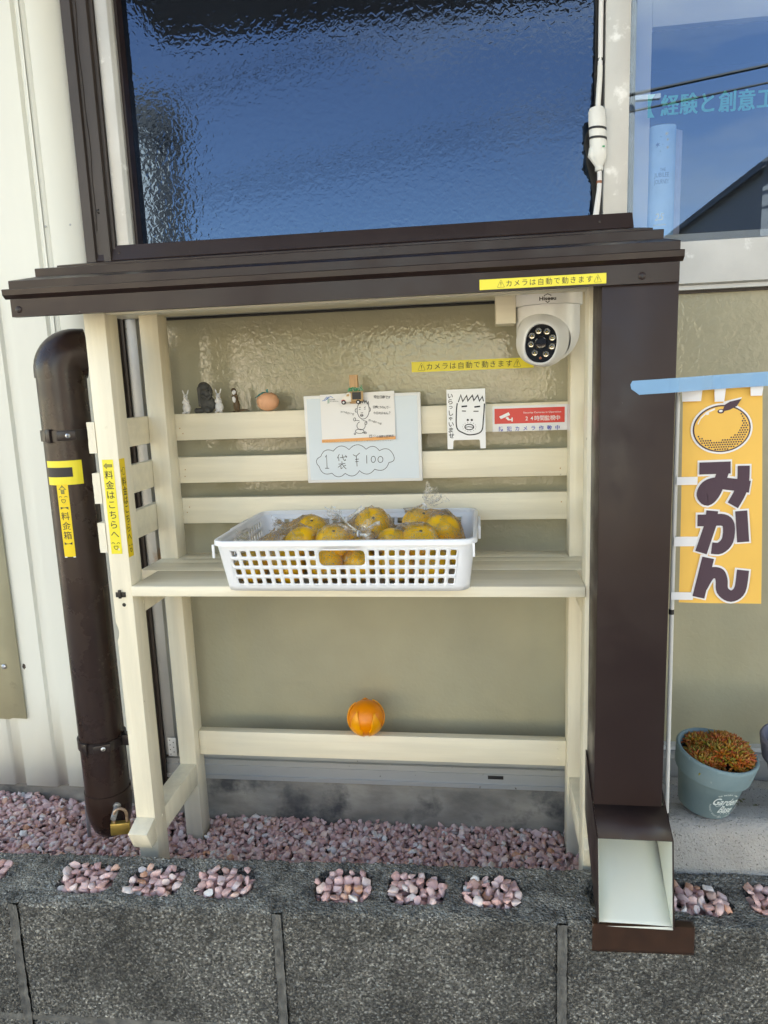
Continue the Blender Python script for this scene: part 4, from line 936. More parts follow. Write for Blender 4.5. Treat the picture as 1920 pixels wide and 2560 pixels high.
for x in (.0685, .0935):
    M = Matrix.Translation((x, .3388, .7085)) @ Matrix.Rotation(R(90), 4, 'X')
    wv = MB().lathe([(.0001, -.003), (.0038, -.003), (.0038, .0010), (.0034, .0016), (.0001, .0016)], M, 18).build('wheel', 'black', cp); MB().lathe([(.0001, .0016), (.0017, .0016), (.0015, .0021), (.0001, .0021)], M, 12).build('hubcap', 'white', wv)
tr_ = MB()
for i in range(90):
    x = rnd.uniform(.0775, .1015); y = rnd.uniform(.3395, .3440); z = .7295+rnd.gauss(0, .0015); a = rnd.uniform(0, 6.28); l_ = rnd.uniform(.002, .0040)
    d = Vector((math.cos(a), -.6*abs(math.sin(a)), math.sin(a)))*l_; tr_.tube([(x, y, z), Vector((x, y, z))+d], [.0011, .0001], 4)
fir = tr_.build('fir_tree', 'toygreen', cp, smooth=False)
for i in range(14): MB().ball((rnd.uniform(.078, .1005), .3368+rnd.uniform(0, .001), .7292+rnd.gauss(0, .0017)), .0006, sub=1).build('snow_dot', 'white', fir)
# ---- little face sign
fs = thing('face_sign', (.274, .350, .6235), 'small white stand sign with a felt pen face and vertical greeting', 'sign')
W, H = .0642, .0998; x0, z0 = .2422, .6236
MB().prism([(x0, z0), (x0+.0092, z0), (x0+.0100, z0+.0130), (x0+.0116, z0+.0150), (x0+W-.0110, z0+.0150), (x0+W-.0096, z0+.0130), (x0+W-.0090, z0), (x0+W, z0), (x0+W, z0+H), (x0, z0+H)], .3500, .3518, 'Y').build('panel', 'whiteplastic', fs, angle=20)
P = Print(XZ(x0, .3500, z0)); f = aff((482, 1028), (778, 1018), (487, 1485), W, H)
PL = lambda pts, w=.0016, h=.0003: P.line('ink', [f(p[0], p[1]) for p in pts], w, h)
PL(spline([(565, 1130, 0), (557, 1200, 0), (560, 1318, 0), (610, 1358, 0), (668, 1372, 0), (748, 1345, 0), (765, 1250, 0), (773, 1132, 0)], 5), .0020)
PL([(573, 1122), (592, 1068), (607, 1117), (637, 1072), (646, 1112), (681, 1070), (692, 1110), (722, 1070), (735, 1113), (757, 1080), (766, 1116)], .0017, .0004)
for p in ([(597, 1156), (640, 1152)], [(696, 1159), (740, 1154)]): PL(p, .0026)
for p in ([(600, 1189), (631, 1190)], [(689, 1191), (728, 1191)]): PL(p, .0016)
for p in ((645, 1258), (676, 1258)): q0 = f(*p); P.ell('ink', q0[0], q0[1], .0019, .0019)
for i in range(14): t = 2*math.pi*i/14; q0 = f(656+52*math.cos(t), 1311+35*math.sin(t)); P.ell('ink', q0[0], q0[1], .00055, .00055, .0003, 8)
P.line('ink', [f(656+34*math.cos(t), 1312+21*math.sin(t)) for t in [2*math.pi*i/20 for i in range(20)]], .0016, .0003, True); PL([(622, 1314), (650, 1310), (690, 1314)], .0012, .0004)
for i, c in enumerate('いらっしゃいませ'): q0 = f(515+rnd.uniform(-4, 4), 1075+43.5*i); P.char('ink', c, q0[0], q0[1], .0100 if c not in 'っゃ' else .0085, .0003, .016, rot=rnd.uniform(-.15, .12))
P.build('drawing', fs)
# ---- security sticker
sk = thing('security_sticker', (.38, .364, .65), 'red and white security camera sticker on the top slat end', 'sticker')
MB().box(.3182, .4417, .3636, .3642, .6500, .6928).build('backing', 'stickerw', sk)
MB().box(.4419, .4423, .3260, .3630, .6510, .6930).build('wrapped_edge', 'stickerw', sk)
W, H = .1235, .0428; P = Print(XZ(.3182, .3636, .6500)); f = aff((833, 1158), (1412, 1130), (833, 1345), W, H)
P.rect('red', .0035, W-.0040, .0130, .0385, .0003)
PP_ = lambda pts, k='white', h=.0005: P.poly(k, [f(p[0], p[1]) for p in pts], h)
PP_([(886, 1232), (960, 1198), (972, 1218), (900, 1250)]); PP_([(935, 1240), (955, 1232), (965, 1248), (985, 1248), (985, 1256), (955, 1258)], h=.0006); PP_([(982, 1238), (992, 1236), (992, 1265), (982, 1266)], h=.0007)
q0 = f(1075, 1201); q1 = f(1365, 1193); P.word('white', 'Security Cameras in Operation', q0[0], q1[0], q0[1], .0040, .0006)
q0 = f(1080, 1240); q1 = f(1360, 1230); P.row('white', '24時間監視中', q0[0], q1[0], (q0[1]+q1[1])/2, .0090, .0006, .006)
q0 = f(870, 1316); q1 = f(1370, 1306); P.row('bluetext', '防犯カメラ作動中', q0[0], q1[0], (q0[1]+q1[1])/2-.0002, .0086, .0005, .010)
P.build({'red': 'red_panel'}, sk)
# ---- warning tapes
def warn(fm, W, H, label, loc):
    t = thing('warning_label', loc, label, 'label'); P = Print(fm)
    P.rect('yellowtape', 0, W, 0, H, .0002)
    txt = '⚠カメラは自動で動きます⚠'; m0 = .14*W; m1 = .965*W
    P.row('ink', txt, m0 if W < .2 else .05*W, m1 if W < .2 else .90*W, H*.5, H*.70, .0004, .0)
    P.build({'yellowtape': 'backing'}, t)
warn(plane_map((.2991, .0699, .8485), (1, 0, .0), (0, 0, 1), (0, -1, 0)), .1544, .0124, 'yellow camera warning label on the brown roof edge', (.376, .069, .8485))
warn(plane_map((.1784, .4199, .7552), (1, 0, .0), (0, 0, 1), (0, -1, 0)), .2126, .0178, 'yellow camera warning label on the khaki pane behind the camera', (.285, .4195, .7552))

# ---- security camera
def boolean_cut(o, cutter):
    md = o.modifiers.new('b', 'BOOLEAN'); md.operation = 'DIFFERENCE'; md.object = cutter; md.solver = 'EXACT'
    bpy.context.view_layer.update()
    me = bpy.data.meshes.new_from_object(o.evaluated_get(bpy.context.evaluated_depsgraph_get())); o.modifiers.clear(); old = o.data; o.data = me; bpy.data.meshes.remove(old)
    cm_ = cutter.data; bpy.data.objects.remove(cutter); bpy.data.meshes.remove(cm_); me.shade_smooth(); me.set_sharp_from_angle(angle=R(35))
sc = thing('security_camera', (.3995, .25, .866), 'white dome security camera hanging under the roof', 'camera')
CC = Vector((.3995, .250, 0))
MB().lathe([(.0005, .8668), (.0490, .8668), (.0495, .8640), (.0495, .8420), (.0488, .8408), (.0005, .8408)], Matrix.Translation(CC), 56).build('base', 'camplastic', sc)
pf = [(.0005, .8404), (.0462, .8404), (.0462, .8060)]+[(.0462*math.cos(R(a)), .8060-.0475*math.sin(R(a))) for a in range(6, 90, 6)]+[(.0005, .7585)]
hou = MB().lathe(pf, Matrix.Translation(CC), 64).build('housing', 'camplastic', sc)
HC = Vector((.3900, .2270, .7930)); FD = Vector((-.16, -.955, -.25)).normalized()
cut = MB().ball(HC+Vector((0, 0, .0)), (.0405, .0405, .0405), sub=4).build('cutter', 'camplastic', None, (0, 0, 0)); boolean_cut(hou, cut)
qx = Vector((0, 0, 1)).cross(FD).normalized(); qy = FD.cross(qx).normalized()       # face axes
HM = Matrix.Identity(4)
tl = R(-10); ax_ = qx*math.cos(tl)+qy*math.sin(tl); ay_ = -qx*math.sin(tl)+qy*math.cos(tl)
for i in range(3): HM[i][0] = ax_[i]; HM[i][1] = ay_[i]; HM[i][2] = FD[i]; HM[i][3] = HC[i]
def stad(sx, sy, z, n=56):    # rounded upright oval ring
    o = []
    for i in range(n):
        a = 2*math.pi*i/n; c, s_ = math.cos(a), math.sin(a); o.append(HM @ Vector((sx*math.copysign(abs(c)**.86, c), sy*math.copysign(abs(s_)**.86, s_), z)))
    return o
rg = []
for a in range(0, 92, 9): q = .0390*math.sin(R(a)); rg.append(stad(max(.0004, q*.98), max(.0004, q), -.0390*math.cos(R(a))))
rg += [stad(.0375, .0390, .006), stad(.0345, .0372, .014), stad(.0300, .0345, .0225), stad(.0268, .0322, .0285), stad(.0248, .0305, .0312), stad(.0228, .0286, .0320), stad(.0218, .0276, .0312), stad(.0215, .0273, .0300)]
hd = MB().rings(rg).build('head', 'camplastic', sc, angle=50)
MB().rings([stad(.0216, .0274, .0301), stad(.0216, .0274, .0306), stad(.0150, .0200, .0309), stad(.0010, .0014, .0310)]).build('face_plate', 'blackgloss', hd, angle=40)
def on_face(u, v, z): return HM @ Matrix.Translation((u, v, z))
for i, (u, v) in enumerate(((-.0058, .0172), (.0058, .0178), (.0145, .0102), (.0158, -.0022), (.0092, -.0140), (-.0065, -.0142), (-.0135, -.0028), (-.0140, .0092))):
    ld = MB().lathe([(.0044, 0), (.0045, .0010), (.0041, .0015), (.0034, .0006), (.0018, .0002), (.0001, .0002)], on_face(u, v, .0306), 22).build('led', 'ledcup', hd)
    MB().ball(on_face(u, v, .0314).translation, .0011, sub=2).build('led_chip', 'ledchip', ld)
MB().lathe([(.0086, 0), (.0086, .0016), (.0078, .0020), (.0072, .0012), (.0050, .0005), (.0001, .0008)], on_face(0, .0012, .0307), 32).build('lens', 'lens', hd)
MB().lathe([(.0001, .0000), (.0022, 0), (.0018, .0005), (.0001, .0008)], on_face(.0025, -.0205, .0306), 14).build('sensor', 'copper', hd)
for k, (u, v) in enumerate(((-.001, .0345), (-.001, .0318))):
    MB().box(-.0026, .0026, -.0009, .0009, 0, .0006, M=on_face(u, v, .0165+.004*k) @ Matrix.Rotation(R(-50), 4, 'X')).build('microphone_slot', 'inkgrey', hd)
lm = lambda u, v, h: Vector((CC.x+(.0495+h)*math.sin(u/.0495-.13), CC.y-(.0495+h)*math.cos(u/.0495-.13), .8478+v))
P = Print(lm); P.word('black', 'Hiseeu', -.0100, .0135, 0, .0072, .0002, .030)
P.line('black', [(-.0030, .0032), (-.0030, .0040), (.0017, .0060), (.0062, .0040), (.0062, .0032)], .0010, .0002); P.line('black', [(-.0012, -.0038), (.0017, -.0058), (.0044, -.0038)], .0011, .0002)
P.build('logo', sc)

# ---- figurines on the top slat
def rabbit(x, label):
    t = thing('rabbit_figurine', (x, .371, .697), label, 'figurine', 'praying rabbit figurines'); m = MB(); B = lambda dx, dy, dz, r, M=None: m.ball((x+dx, .371+dy, .697+dz), r, M, 2)
    B(0, 0, .010, (.0078, .0066, .0100)); B(0, -.0005, .0205, (.0056, .0050, .0075)); B(-.0005, -.001, .0300, (.0043, .0046, .0047)); B(-.001, -.0048, .0288, (.0022, .0026, .0020))
    for s_ in (-1, 1):
        M = Matrix.Rotation(R(20*s_), 3, 'Y'); B(.0040*s_-.0004, .0005, .0378, (.0015, .0010, .0058), M)
        B(.0042*s_, -.0035, .0215, (.0019, .0030, .0038), Matrix.Rotation(R(-25*s_), 3, 'Y')); B(.0016*s_, -.0066, .0245, (.0014, .0015, .0032), Matrix.Rotation(R(-12*s_), 3, 'Y'))
        B(.0046*s_, -.0050, .0018, (.0026, .0050, .0018))
    voxel_blob('body', m, 'rabbit', .0007, t)
    for s_ in (-1, 1): MB().ball((x-.0008+.0023*s_, .371-.0053, .7280), .0006, sub=1).build('eye', 'black', t)
rabbit(-.2240, 'white praying rabbit figurine at the left end of the slat'); rabbit(-.1632, 'white praying rabbit figurine between the elephant and the otter')
t = thing('elephant_figurine', (-.186, .371, .697), 'dark grey seated elephant figurine with folded arms between two rabbits', 'figurine'); m = MB(); B = lambda dx, dy, dz, r, M=None: m.ball((-.186+dx, .371+dy, .697+dz), r, M, 2)
B(.002, 0, .016, (.0145, .0095, .0165)); B(0, 0, .032, (.0115, .0085, .0125)); B(-.0035, -.001, .0465, (.0105, .0085, .0092)); B(.0065, .0015, .0435, (.0042, .0030, .0105), Matrix.Rotation(R(-25), 3, 'Y')); B(.0105, -.003, .0360, (.0020, .0030, .0055), Matrix.Rotation(R(-12), 3, 'Y'))
for i in range(13): q = i/12; B(-.0100-.0012*q, -.0062+.001*q, .0440-.030*q, (.0040-.0017*q,)*3)
B(-.001, -.0085, .0295, (.0070, .0028, .0032), Matrix.Rotation(R(35), 3, 'Y')); B(.0065, -.0070, .0265, (.0070, .0034, .0034), Matrix.Rotation(R(-45), 3, 'Y')); B(.004, -.0100, .0060, (.0058, .0040, .0062)); B(-.0125, -.0020, .0050, (.0090, .0052, .0050)); B(-.0190, -.0030, .0050, (.0040, .0046, .0050))
voxel_blob('body', m, 'elephant', .0008, t)
MB().ball((-.1905, .3610, .7440), .0007, sub=1).build('eye', 'black', t)
t = thing('otter_figurine', (-.131, .371, .697), 'brown praying otter figurine with white chest and long tail', 'figurine'); m = MB(); B = lambda dx, dy, dz, r, M=None: m.ball((-.131+dx, .371+dy, .697+dz), r, M, 2)
B(0, 0, .0120, (.0062, .0058, .0120)); B(-.0012, 0, .0240, (.0051, .0048, .0110)); B(-.0025, 0, .0345, (.0042, .0042, .0050)); B(-.0035, -.001, .0385, (.0045, .0045, .0046)); B(-.006, -.001, .0395, (.0012, .0012, .0012))
B(.002, -.0046, .0295, (.0045, .0017, .0020), Matrix.Rotation(R(20), 3, 'Y')); B(-.004, -.0042, .0295, (.0035, .0018, .0020), Matrix.Rotation(R(-30), 3, 'Y'))
for s_ in (-1, 1): B(.0035*s_-.0005, -.0042, .0015, (.0026, .0045, .0014))
for i in range(10): q = i/9; B(.005+.0175*q, .001, .0030-.0008*q+.0012*math.sin(3*q), (.0026-.0017*q,)*3)
voxel_blob('body', m, 'otter', .0007, t)
MB().ball((-.1335, .3659, .7195), (.0030, .0009, .0058), Matrix.Rotation(R(-8), 3, 'Y'), 2).build('white_chest', 'rabbit', t); MB().ball((-.1325, .3655, .7320), (.0034, .0012, .0042), Matrix.Rotation(R(18), 3, 'Y'), 2).build('white_muzzle', 'rabbit', t)
t = thing('ceramic_orange', (-.0735, .371, .697), 'peach coloured ceramic orange with a teal leaf on the top slat', 'ornament')
q = .0182; pf = [(.0003, 0)]+[(q*1.08*math.sin(R(a))**.92, q*.92-q*.90*math.cos(R(a))) for a in range(20, 170, 10)]+[(.0025, .0322), (.0003, .0312)]
MB().lathe(pf, Matrix.Translation((-.0735, .371, .6972)), 40).build('body', 'salmon', t)
MB().tube([(-.0735, .371, .7285), (-.0737, .371, .7330), (-.0739, .371, .7352)], [.0019, .0018, .0016], 10).build('stem', 'teal', t)
lf = []
for i in range(11): s_ = i/10; w_ = .0052*math.sin(math.pi*min(1, s_*.92+.08))**.8; lf.append((Vector((-.0750-.0185*s_, .3665-.003*s_, .7298+.0006*s_-.0090*s_*s_)), w_))
MB().add([p+Vector((0, w_*.9, w_*.35)) for p, w_ in lf]+[p+Vector((0, 0, .0006)) for p, _ in lf]+[p-Vector((0, w_*.9, w_*.35)) for p, w_ in lf], [(i+k*11, i+1+k*11, i+12+k*11, i+11+k*11) for k in range(2) for i in range(10)]).build('leaf', 'teal', t).modifiers.new('t', 'SOLIDIFY').thickness = .001

# ---- plastic orange on the lower rail
t = thing('toy_orange', (.0805, .349, .0975), 'glossy plastic orange with peeled skin flaps on the lower rail', 'toy'); OC = Vector((.0805, .352, .1300)); OR = .0335
MB().ball(OC, (OR, OR, OR*.97), sub=5).build('fruit', 'toyorange', t)
def petal(az, wmax, tip, skew, k):
    v = []; n, m = 22, 9
    for i in range(n+1):
        s_ = i/n; la = R(-78+(tip+78)*s_)
        w_ = R(wmax)*(math.sin(math.pi*(.5+.5*s_))**.75 if s_ > .5 else .80+.20*math.sin(math.pi*s_)) if s_ < 1 else R(3)
        for j in range(m+1):
            a = R(az)+R(skew)*s_*s_*math.sin(2.6*s_)+w_*(j/m*2-1); r_ = OR*(1.045+.05*(s_**3))
            if la < R(-60): la2 = la
            v.append(OC+Vector((r_*math.cos(la)*math.cos(a), r_*math.cos(la)*math.sin(a), max(r_*.97*math.sin(la), -.0322))))
    o = MB().add(v, [(i*(m+1)+j, i*(m+1)+j+1, (i+1)*(m+1)+j+1, (i+1)*(m+1)+j) for i in range(n) for j in range(m)]).build('peel_flap', 'toypeel', t, angle=60)
    o.modifiers.new('t', 'SOLIDIFY').thickness = .0016
for a in ((-120, 25, 42, 10, 0), (-42, 27, 34, -16, 1), (-178, 28, 60, 6, 2), (32, 30, 66, 0, 3), (100, 34, 74, 0, 4)): petal(*a)

# ---- white plastic basket
bk = thing('plastic_basket', (.099, .226, .4422), 'white plastic basket with square holes full of bagged oranges', 'basket')
BX, BY = .099, .227; hx0, hx1 = .1795, .1885; hy0, hy1 = .1085, .1255; bz0, bz1 = .4425, .5190; RC = .020
def wall_pt(side, a, t, off=0.):
    """side 0 front,1 right,2 back,3 left; a in metres along the straight; t 0 bottom..1 rim"""
    hx = hx0+(hx1-hx0)*t-off; hy = hy0+(hy1-hy0)*t-off; z = bz0+(bz1-bz0)*t
    ex = (hx-RC)/(hx1-RC) if True else 1; ey = (hy-RC)/(hy1-RC)
    return {0: Vector((BX+a*ex, BY-hy, z)), 2: Vector((BX-a*ex, BY+hy, z)), 1: Vector((BX+hx, BY+a*ey, z)), 3: Vector((BX-hx, BY-a*ey, z))}[side]
def corner_pt(k, ang, t, off=0.):
    hx = hx0+(hx1-hx0)*t-off; hy = hy0+(hy1-hy0)*t-off; z = bz0+(bz1-bz0)*t
    cx, cy = ((1, -1), (1, 1), (-1, 1), (-1, -1))[k]; q = RC-off
    return Vector((BX+cx*(hx-RC+off*0)+0, BY+cy*(hy-RC), z))+Vector((math.cos(ang)*RC, math.sin(ang)*RC, 0))
mb = MB()
T0, T1 = .110, .865
def cell(side, a0, a1, t0, t1, fa, ft, rad):
    n = 4; cx, cy = (a0+a1)/2, (t0+t1)/2; ha, ht = (a1-a0)/2*fa, (t1-t0)/2*ft
    inner = []; outer = []; Hh = bz1-bz0; r_ = rad
    for q, (sx, sy) in enumerate(((1, 1), (-1, 1), (-1, -1), (1, -1))):
        for i in range(3):
            an = R(90*q+45*i); inner.append((cx+sx*(ha-r_)+r_*math.cos(an), cy+(sy*(ht*Hh-r_)+r_*math.sin(an))/Hh))
        outer += [((a1 if sx > 0 else a0), cy+sy*ht*.5) if sx*sy > 0 else (cx+sx*ha*.5, (t1 if sy > 0 else t0)), ((a1 if sx > 0 else a0), (t1 if sy > 0 else t0)), (cx+sx*ha*.5, (t1 if sy > 0 else t0)) if sx*sy > 0 else ((a1 if sx > 0 else a0), cy+sy*ht*.5)]
    v = [wall_pt(side, *p) for p in inner+outer]; N_ = len(inner)
    mb.add(v, [(i, (i+1) % N_, N_+(i+1) % N_, N_+i) for i in range(N_)])
for side, half, nc, slot in ((0, hx1-RC, 23, (9, 14)), (2, hx1-RC, 23, (9, 14)), (1, hy1-RC, 15, (5, 10)), (3, hy1-RC, 15, (5, 10))):
    pa = 2*half/nc; pt = (T1-T0)/4
    for i in range(nc):
        a0 = -half+pa*i; a1 = a0+pa
        for j in range(4):
            if slot[0] <= i < slot[1] and j >= 2:
                if i == slot[0] and j == 2: cell(side, -half+pa*slot[0], -half+pa*slot[1], T0+2*pt, T1, .93, .82, .006)
                continue
            cell(side, a0, a1, T0+pt*j, T0+pt*(j+1), .60, .62, .0018)
    for i in range(nc):
        a0 = -half+pa*i; a1 = a0+pa
        for ta, tb in ((0, T0), (T1, 1)): mb.add([wall_pt(side, a0, ta), wall_pt(side, a1, ta), wall_pt(side, a1, tb), wall_pt(side, a0, tb)], [(0, 1, 2, 3)])
for k, a0 in enumerate((-90, 0, 90, 180)):
    n = 6; ts = (0, T0, .5, T1, 1); v = [corner_pt(k, R(a0+90*i/n), t_) for t_ in ts for i in range(n+1)]
    mb.add(v, [(j*(n+1)+i, j*(n+1)+i+1, (j+1)*(n+1)+i+1, (j+1)*(n+1)+i) for j in range(4) for i in range(n)])
def loop_at(t, grow, z):
    o = []
    for k, a0 in enumerate((-90, 0, 90, 180)):
        for i in range(7):
            p = corner_pt(k, R(a0+90*i/6), t); d = Vector((math.cos(R(a0+90*i/6)), math.sin(R(a0+90*i/6)), 0)); p = p+d*grow; p.z = z; o.append(p)
    return o
wl = mb.build('wall', 'whiteplastic', bk, angle=40)
bmx = bmesh.new(); bmx.from_mesh(wl.data); bmesh.ops.remove_doubles(bmx, verts=bmx.verts, dist=.00005); bmesh.ops.recalc_face_normals(bmx, faces=bmx.faces); bmx.to_mesh(wl.data); bmx.free()
md = wl.modifiers.new('t', 'SOLIDIFY'); md.thickness = .0018; md.offset = 0
MB().rings([loop_at(0, -.0012, bz0+.0004), loop_at(0, -.0012, bz0+.0024)]).build('base', 'whiteplastic', bk, angle=50)
MB().rings([loop_at(1, -.0022, bz1-.0040), loop_at(1, -.0022, bz1+.0014), loop_at(1, -.0010, bz1+.0025), loop_at(1, .0026, bz1+.0022), loop_at(1, .0040, bz1+.0006), loop_at(1, .0042, bz1-.0050), loop_at(1, .0030, bz1-.0052), loop_at(1, .0027, bz1-.0008), loop_at(1, .0016, bz1-.0006), loop_at(1, .0016, bz1-.0040)], cap=False, closed=True).build('rim', 'whiteplastic', bk, angle=40)
for s_ in (-1, 1):
    xx = BX+s_*(hx1+.0046); MB().box(min(xx, xx+s_*.004), max(xx, xx+s_*.004), BY-.028, BY+.060, bz1-.019, bz1+.001, bev=.0012).build('handle', 'whiteplastic', bk)
for s_ in (-1, 1): MB().box(BX+s_*(hx1-.001)-.0016, BX+s_*(hx1-.001)+.0016, BY-hy1-.0048, BY-hy1-.0012, bz1-.022, bz1-.002, bev=.0006).build('rim_clip', 'whiteplastic', bk)
# ---- bags of oranges
def orange_mesh(seed):
    r = random.Random(seed); n, m = 24, 16; v = []
    for j in range(m+1):
        la = math.pi*j/m
        for i in range(n):
            a = 2*math.pi*i/n; q = 1+.018*noise.noise(Vector((math.cos(a)*1.3, math.sin(a)*1.3, math.cos(la)*1.3+seed)))
            rz = .86*math.cos(la); dim = .10*math.exp(-(math.sin(la)/.22)**2)
            v.append((q*math.sin(la)*math.cos(a), q*math.sin(la)*math.sin(a), rz*(1-dim)))
    f_ = [(j*n+i, j*n+(i+1) % n, (j+1)*n+(i+1) % n, (j+1)*n+i) for j in range(m) for i in range(n)]
    me = bpy.data.meshes.new('orange'); me.from_pydata(v, [], f_); me.validate()
    bm = bmesh.new(); bm.from_mesh(me); bmesh.ops.remove_doubles(bm, verts=bm.verts, dist=.0005); bmesh.ops.recalc_face_normals(bm, faces=bm.faces); bm.to_mesh(me); bm.free()
    me.shade_smooth(); me.materials.append(MATS['mikan']); return me
OM = [orange_mesh(s_) for s_ in (1, 2, 3)]
CAL = MB().lathe([(.0001, .0), (.10, .0), (.085, .05), (.04, .075), (.0001, .07)], None, 7)
cal_me = bpy.data.meshes.new('stem_end'); cal_me.from_pydata([tuple(v) for v in CAL.v], [], CAL.f); mat('calyx', (.10, .075, .03), .8); cal_me.materials.append(MATS['calyx'])
def bag(label, fruit, knot):
    c = Vector((sum(p[0] for p in fruit)/len(fruit), sum(p[1] for p in fruit)/len(fruit), .4445)); t = thing('orange_bag', c, label, 'bag of oranges', 'bags of oranges in the basket')
    bm = bmesh.new()
    for (x, y, z, r_) in fruit:
        o = bpy.data.objects.new('orange', rnd.choice(OM)); COL.objects.link(o); o.parent = t
        M = Matrix.Translation(Vector((x, y, z))-c) @ Euler((rnd.uniform(-.9, .9), rnd.uniform(-.9, .9), rnd.uniform(0, 6))).to_matrix().to_4x4() @ Matrix.Scale(r_, 4); o.matrix_local = M
        s_ = bpy.data.objects.new('stem_end', cal_me); COL.objects.link(s_); s_.parent = o; s_.location = (0, 0, .76)
        for i in range(26):
            q = Vector((rnd.gauss(0, 1), rnd.gauss(0, 1), rnd.gauss(0, 1))).normalized()*(r_*1.07)
            p = Vector((x, y, z))+q; p.z = max(p.z, .4452); p.x = max(BX-hx0+.003, min(BX+hx0-.003, p.x)); p.y = max(BY-hy0+.004, min(BY+hy0-.004, p.y)); bm.verts.new(p)
    h = bmesh.ops.convex_hull(bm, input=bm.verts); bmesh.ops.delete(bm, geom=[g for g in h['geom_interior'] if isinstance(g, bmesh.types.BMVert)], context='VERTS')
    bmesh.ops.triangulate(bm, faces=bm.faces)
    bmesh.ops.subdivide_edges(bm, edges=bm.edges[:], cuts=3, use_grid_fill=True)
    cc = sum((v.co for v in bm.verts), Vector())/len(bm.verts)
    for v in bm.verts:
        q = v.co; n_ = noise.noise(q*60)*.0050+abs(noise.noise(q*130+Vector((3, 1, 7))))*.0050
        d = (q-cc).normalized(); v.co = q+d*(n_-.0005); v.co.z = max(v.co.z, .4448)
    m_b = MB().bm(bm); m_b.build('film', 'film', t, angle=75)
    # gathered neck and frilly top
    k = Vector(knot[:3]); d = Vector(knot[3:6]).normalized(); q1 = d.orthogonal().normalized(); q2 = d.cross(q1); rg = []
    for (s_, r_, fr) in ((-.028, .022, .2), (-.014, .010, .35), (0, .0035, .2), (.004, .0035, .2), (.012, .010, .5), (.022, .015, .6), (.030, .017, .7)):
        ring = []
        for i in range(26):
            a = 2*math.pi*i/26; rr = r_*(1+fr*math.sin(a*7+s_*90+knot[0]*50)*.7+.25*fr*math.sin(a*3+knot[1]*80)); ring.append(k+d*(s_+.004*math.sin(a*5)*(1 if s_ > .01 else 0))+(q1*math.cos(a)+q2*math.sin(a))*rr)
        rg.append(ring)
    MB().rings(rg, cap=False).build('gathered_neck', 'film', t, angle=60)
    MB().tube([k+(q1*math.cos(a)+q2*math.sin(a))*.0042 for a in [2*math.pi*i/12 for i in range(13)]], .0014, 6).build('tie', 'whiteplastic', t)
r0 = .0262
bag('bag of oranges at the front left of the basket', [(-.048, .152, .471, r0), (.006, .150, .471, r0*1.05), (-.018, .195, .472, r0), (.022, .178, .502, r0), (-.058, .205, .470, r0)], (-.045, .165, .502, -1, -.25, .05))
bag('bag of oranges at the front middle of the basket', [(.064, .150, .472, r0*1.05), (.118, .148, .471, r0), (.090, .194, .473, r0), (.074, .172, .503, r0*1.05), (.112, .185, .500, r0*.9)], (.118, .150, .520, .9, -.35, .12))
bag('bag of oranges at the front right of the basket', [(.172, .150, .472, r0*1.05), (.226, .150, .471, r0*1.04), (.198, .192, .472, r0), (.166, .172, .500, r0), (.206, .172, .504, r0*1.08)], (.140, .168, .506, -.9, -.4, .10))
bag('bag of oranges at the back left of the basket', [(-.045, .262, .471, r0), (.008, .245, .471, r0), (-.02, .308, .471, r0), (.034, .296, .472, r0), (.020, .262, .504, r0)], (-.012, .250, .506, -.9, -.4, .10))
bag('bag of oranges at the back middle of the basket', [(.072, .250, .472, r0), (.124, .240, .472, r0), (.086, .304, .471, r0), (.142, .300, .472, r0), (.120, .268, .510, r0*1.12)], (.078, .255, .522, -.9, -.45, .12))
bag('bag of oranges at the back right of the basket', [(.186, .238, .472, r0), (.240, .205, .478, r0), (.196, .304, .471, r0), (.246, .290, .472, r0), (.196, .272, .510, r0*1.06), (.236, .236, .508, r0*1.08)], (.205, .290, .538, .5, .3, .55))

# ---- small banner, its pole, tabs and the blue tape
fl = thing('orange_banner', (.615, .11, .428), 'yellow orange mini banner with a printed mandarin and dark lettering', 'banner')
c_tl, c_tr, c_br, c_bl = Vector((.5590, .110, .7165)), Vector((.6560, .110, .7195)), Vector((.6690, .110, .4270)), Vector((.5625, .110, .4290))
def fm(u, v, h):
    a = c_bl.lerp(c_br, u); b_ = c_tl.lerp(c_tr, u); p = a.lerp(b_, v)
    return p+Vector((0, -h-.0010*math.sin(u*5.2+v*2.2)-.0014*math.sin(v*4.0+.6), 0))
P = Print(fm)
for i in range(8):
    for j in range(24): P.poly('flag', [(i/8, j/24), ((i+1)/8, j/24), ((i+1)/8, (j+1)/24), (i/8, (j+1)/24)], 0)
P.build('cloth', fl)
P = Print(fm); F = lambda x, y: ((x-730)/490, (2090-y)/1320)
def brush(pts, wpx, key, h):
    pts = [Vector((p[0], p[1], 0)) for p in pts]; n = len(pts); L_ = []
    for i in range(n):
        d1 = (pts[i]-pts[i-1]).normalized() if i else None; d2 = (pts[i+1]-pts[i]).normalized() if i < n-1 else None
        d1 = d1 or d2; d2 = d2 or d1; t_ = (d1+d2).normalized(); nn = Vector((-t_.y, t_.x, 0)); k = max(.6, nn.dot(Vector((-d1.y, d1.x, 0))))
        L_.append((pts[i]+nn*wpx/2/k, pts[i]-nn*wpx/2/k))
    P._a(key, [F(q.x, q.y) for a in L_ for q in a], [(2*i, 2*i+1, 2*i+3, 2*i+2) for i in range(n-1)], h)
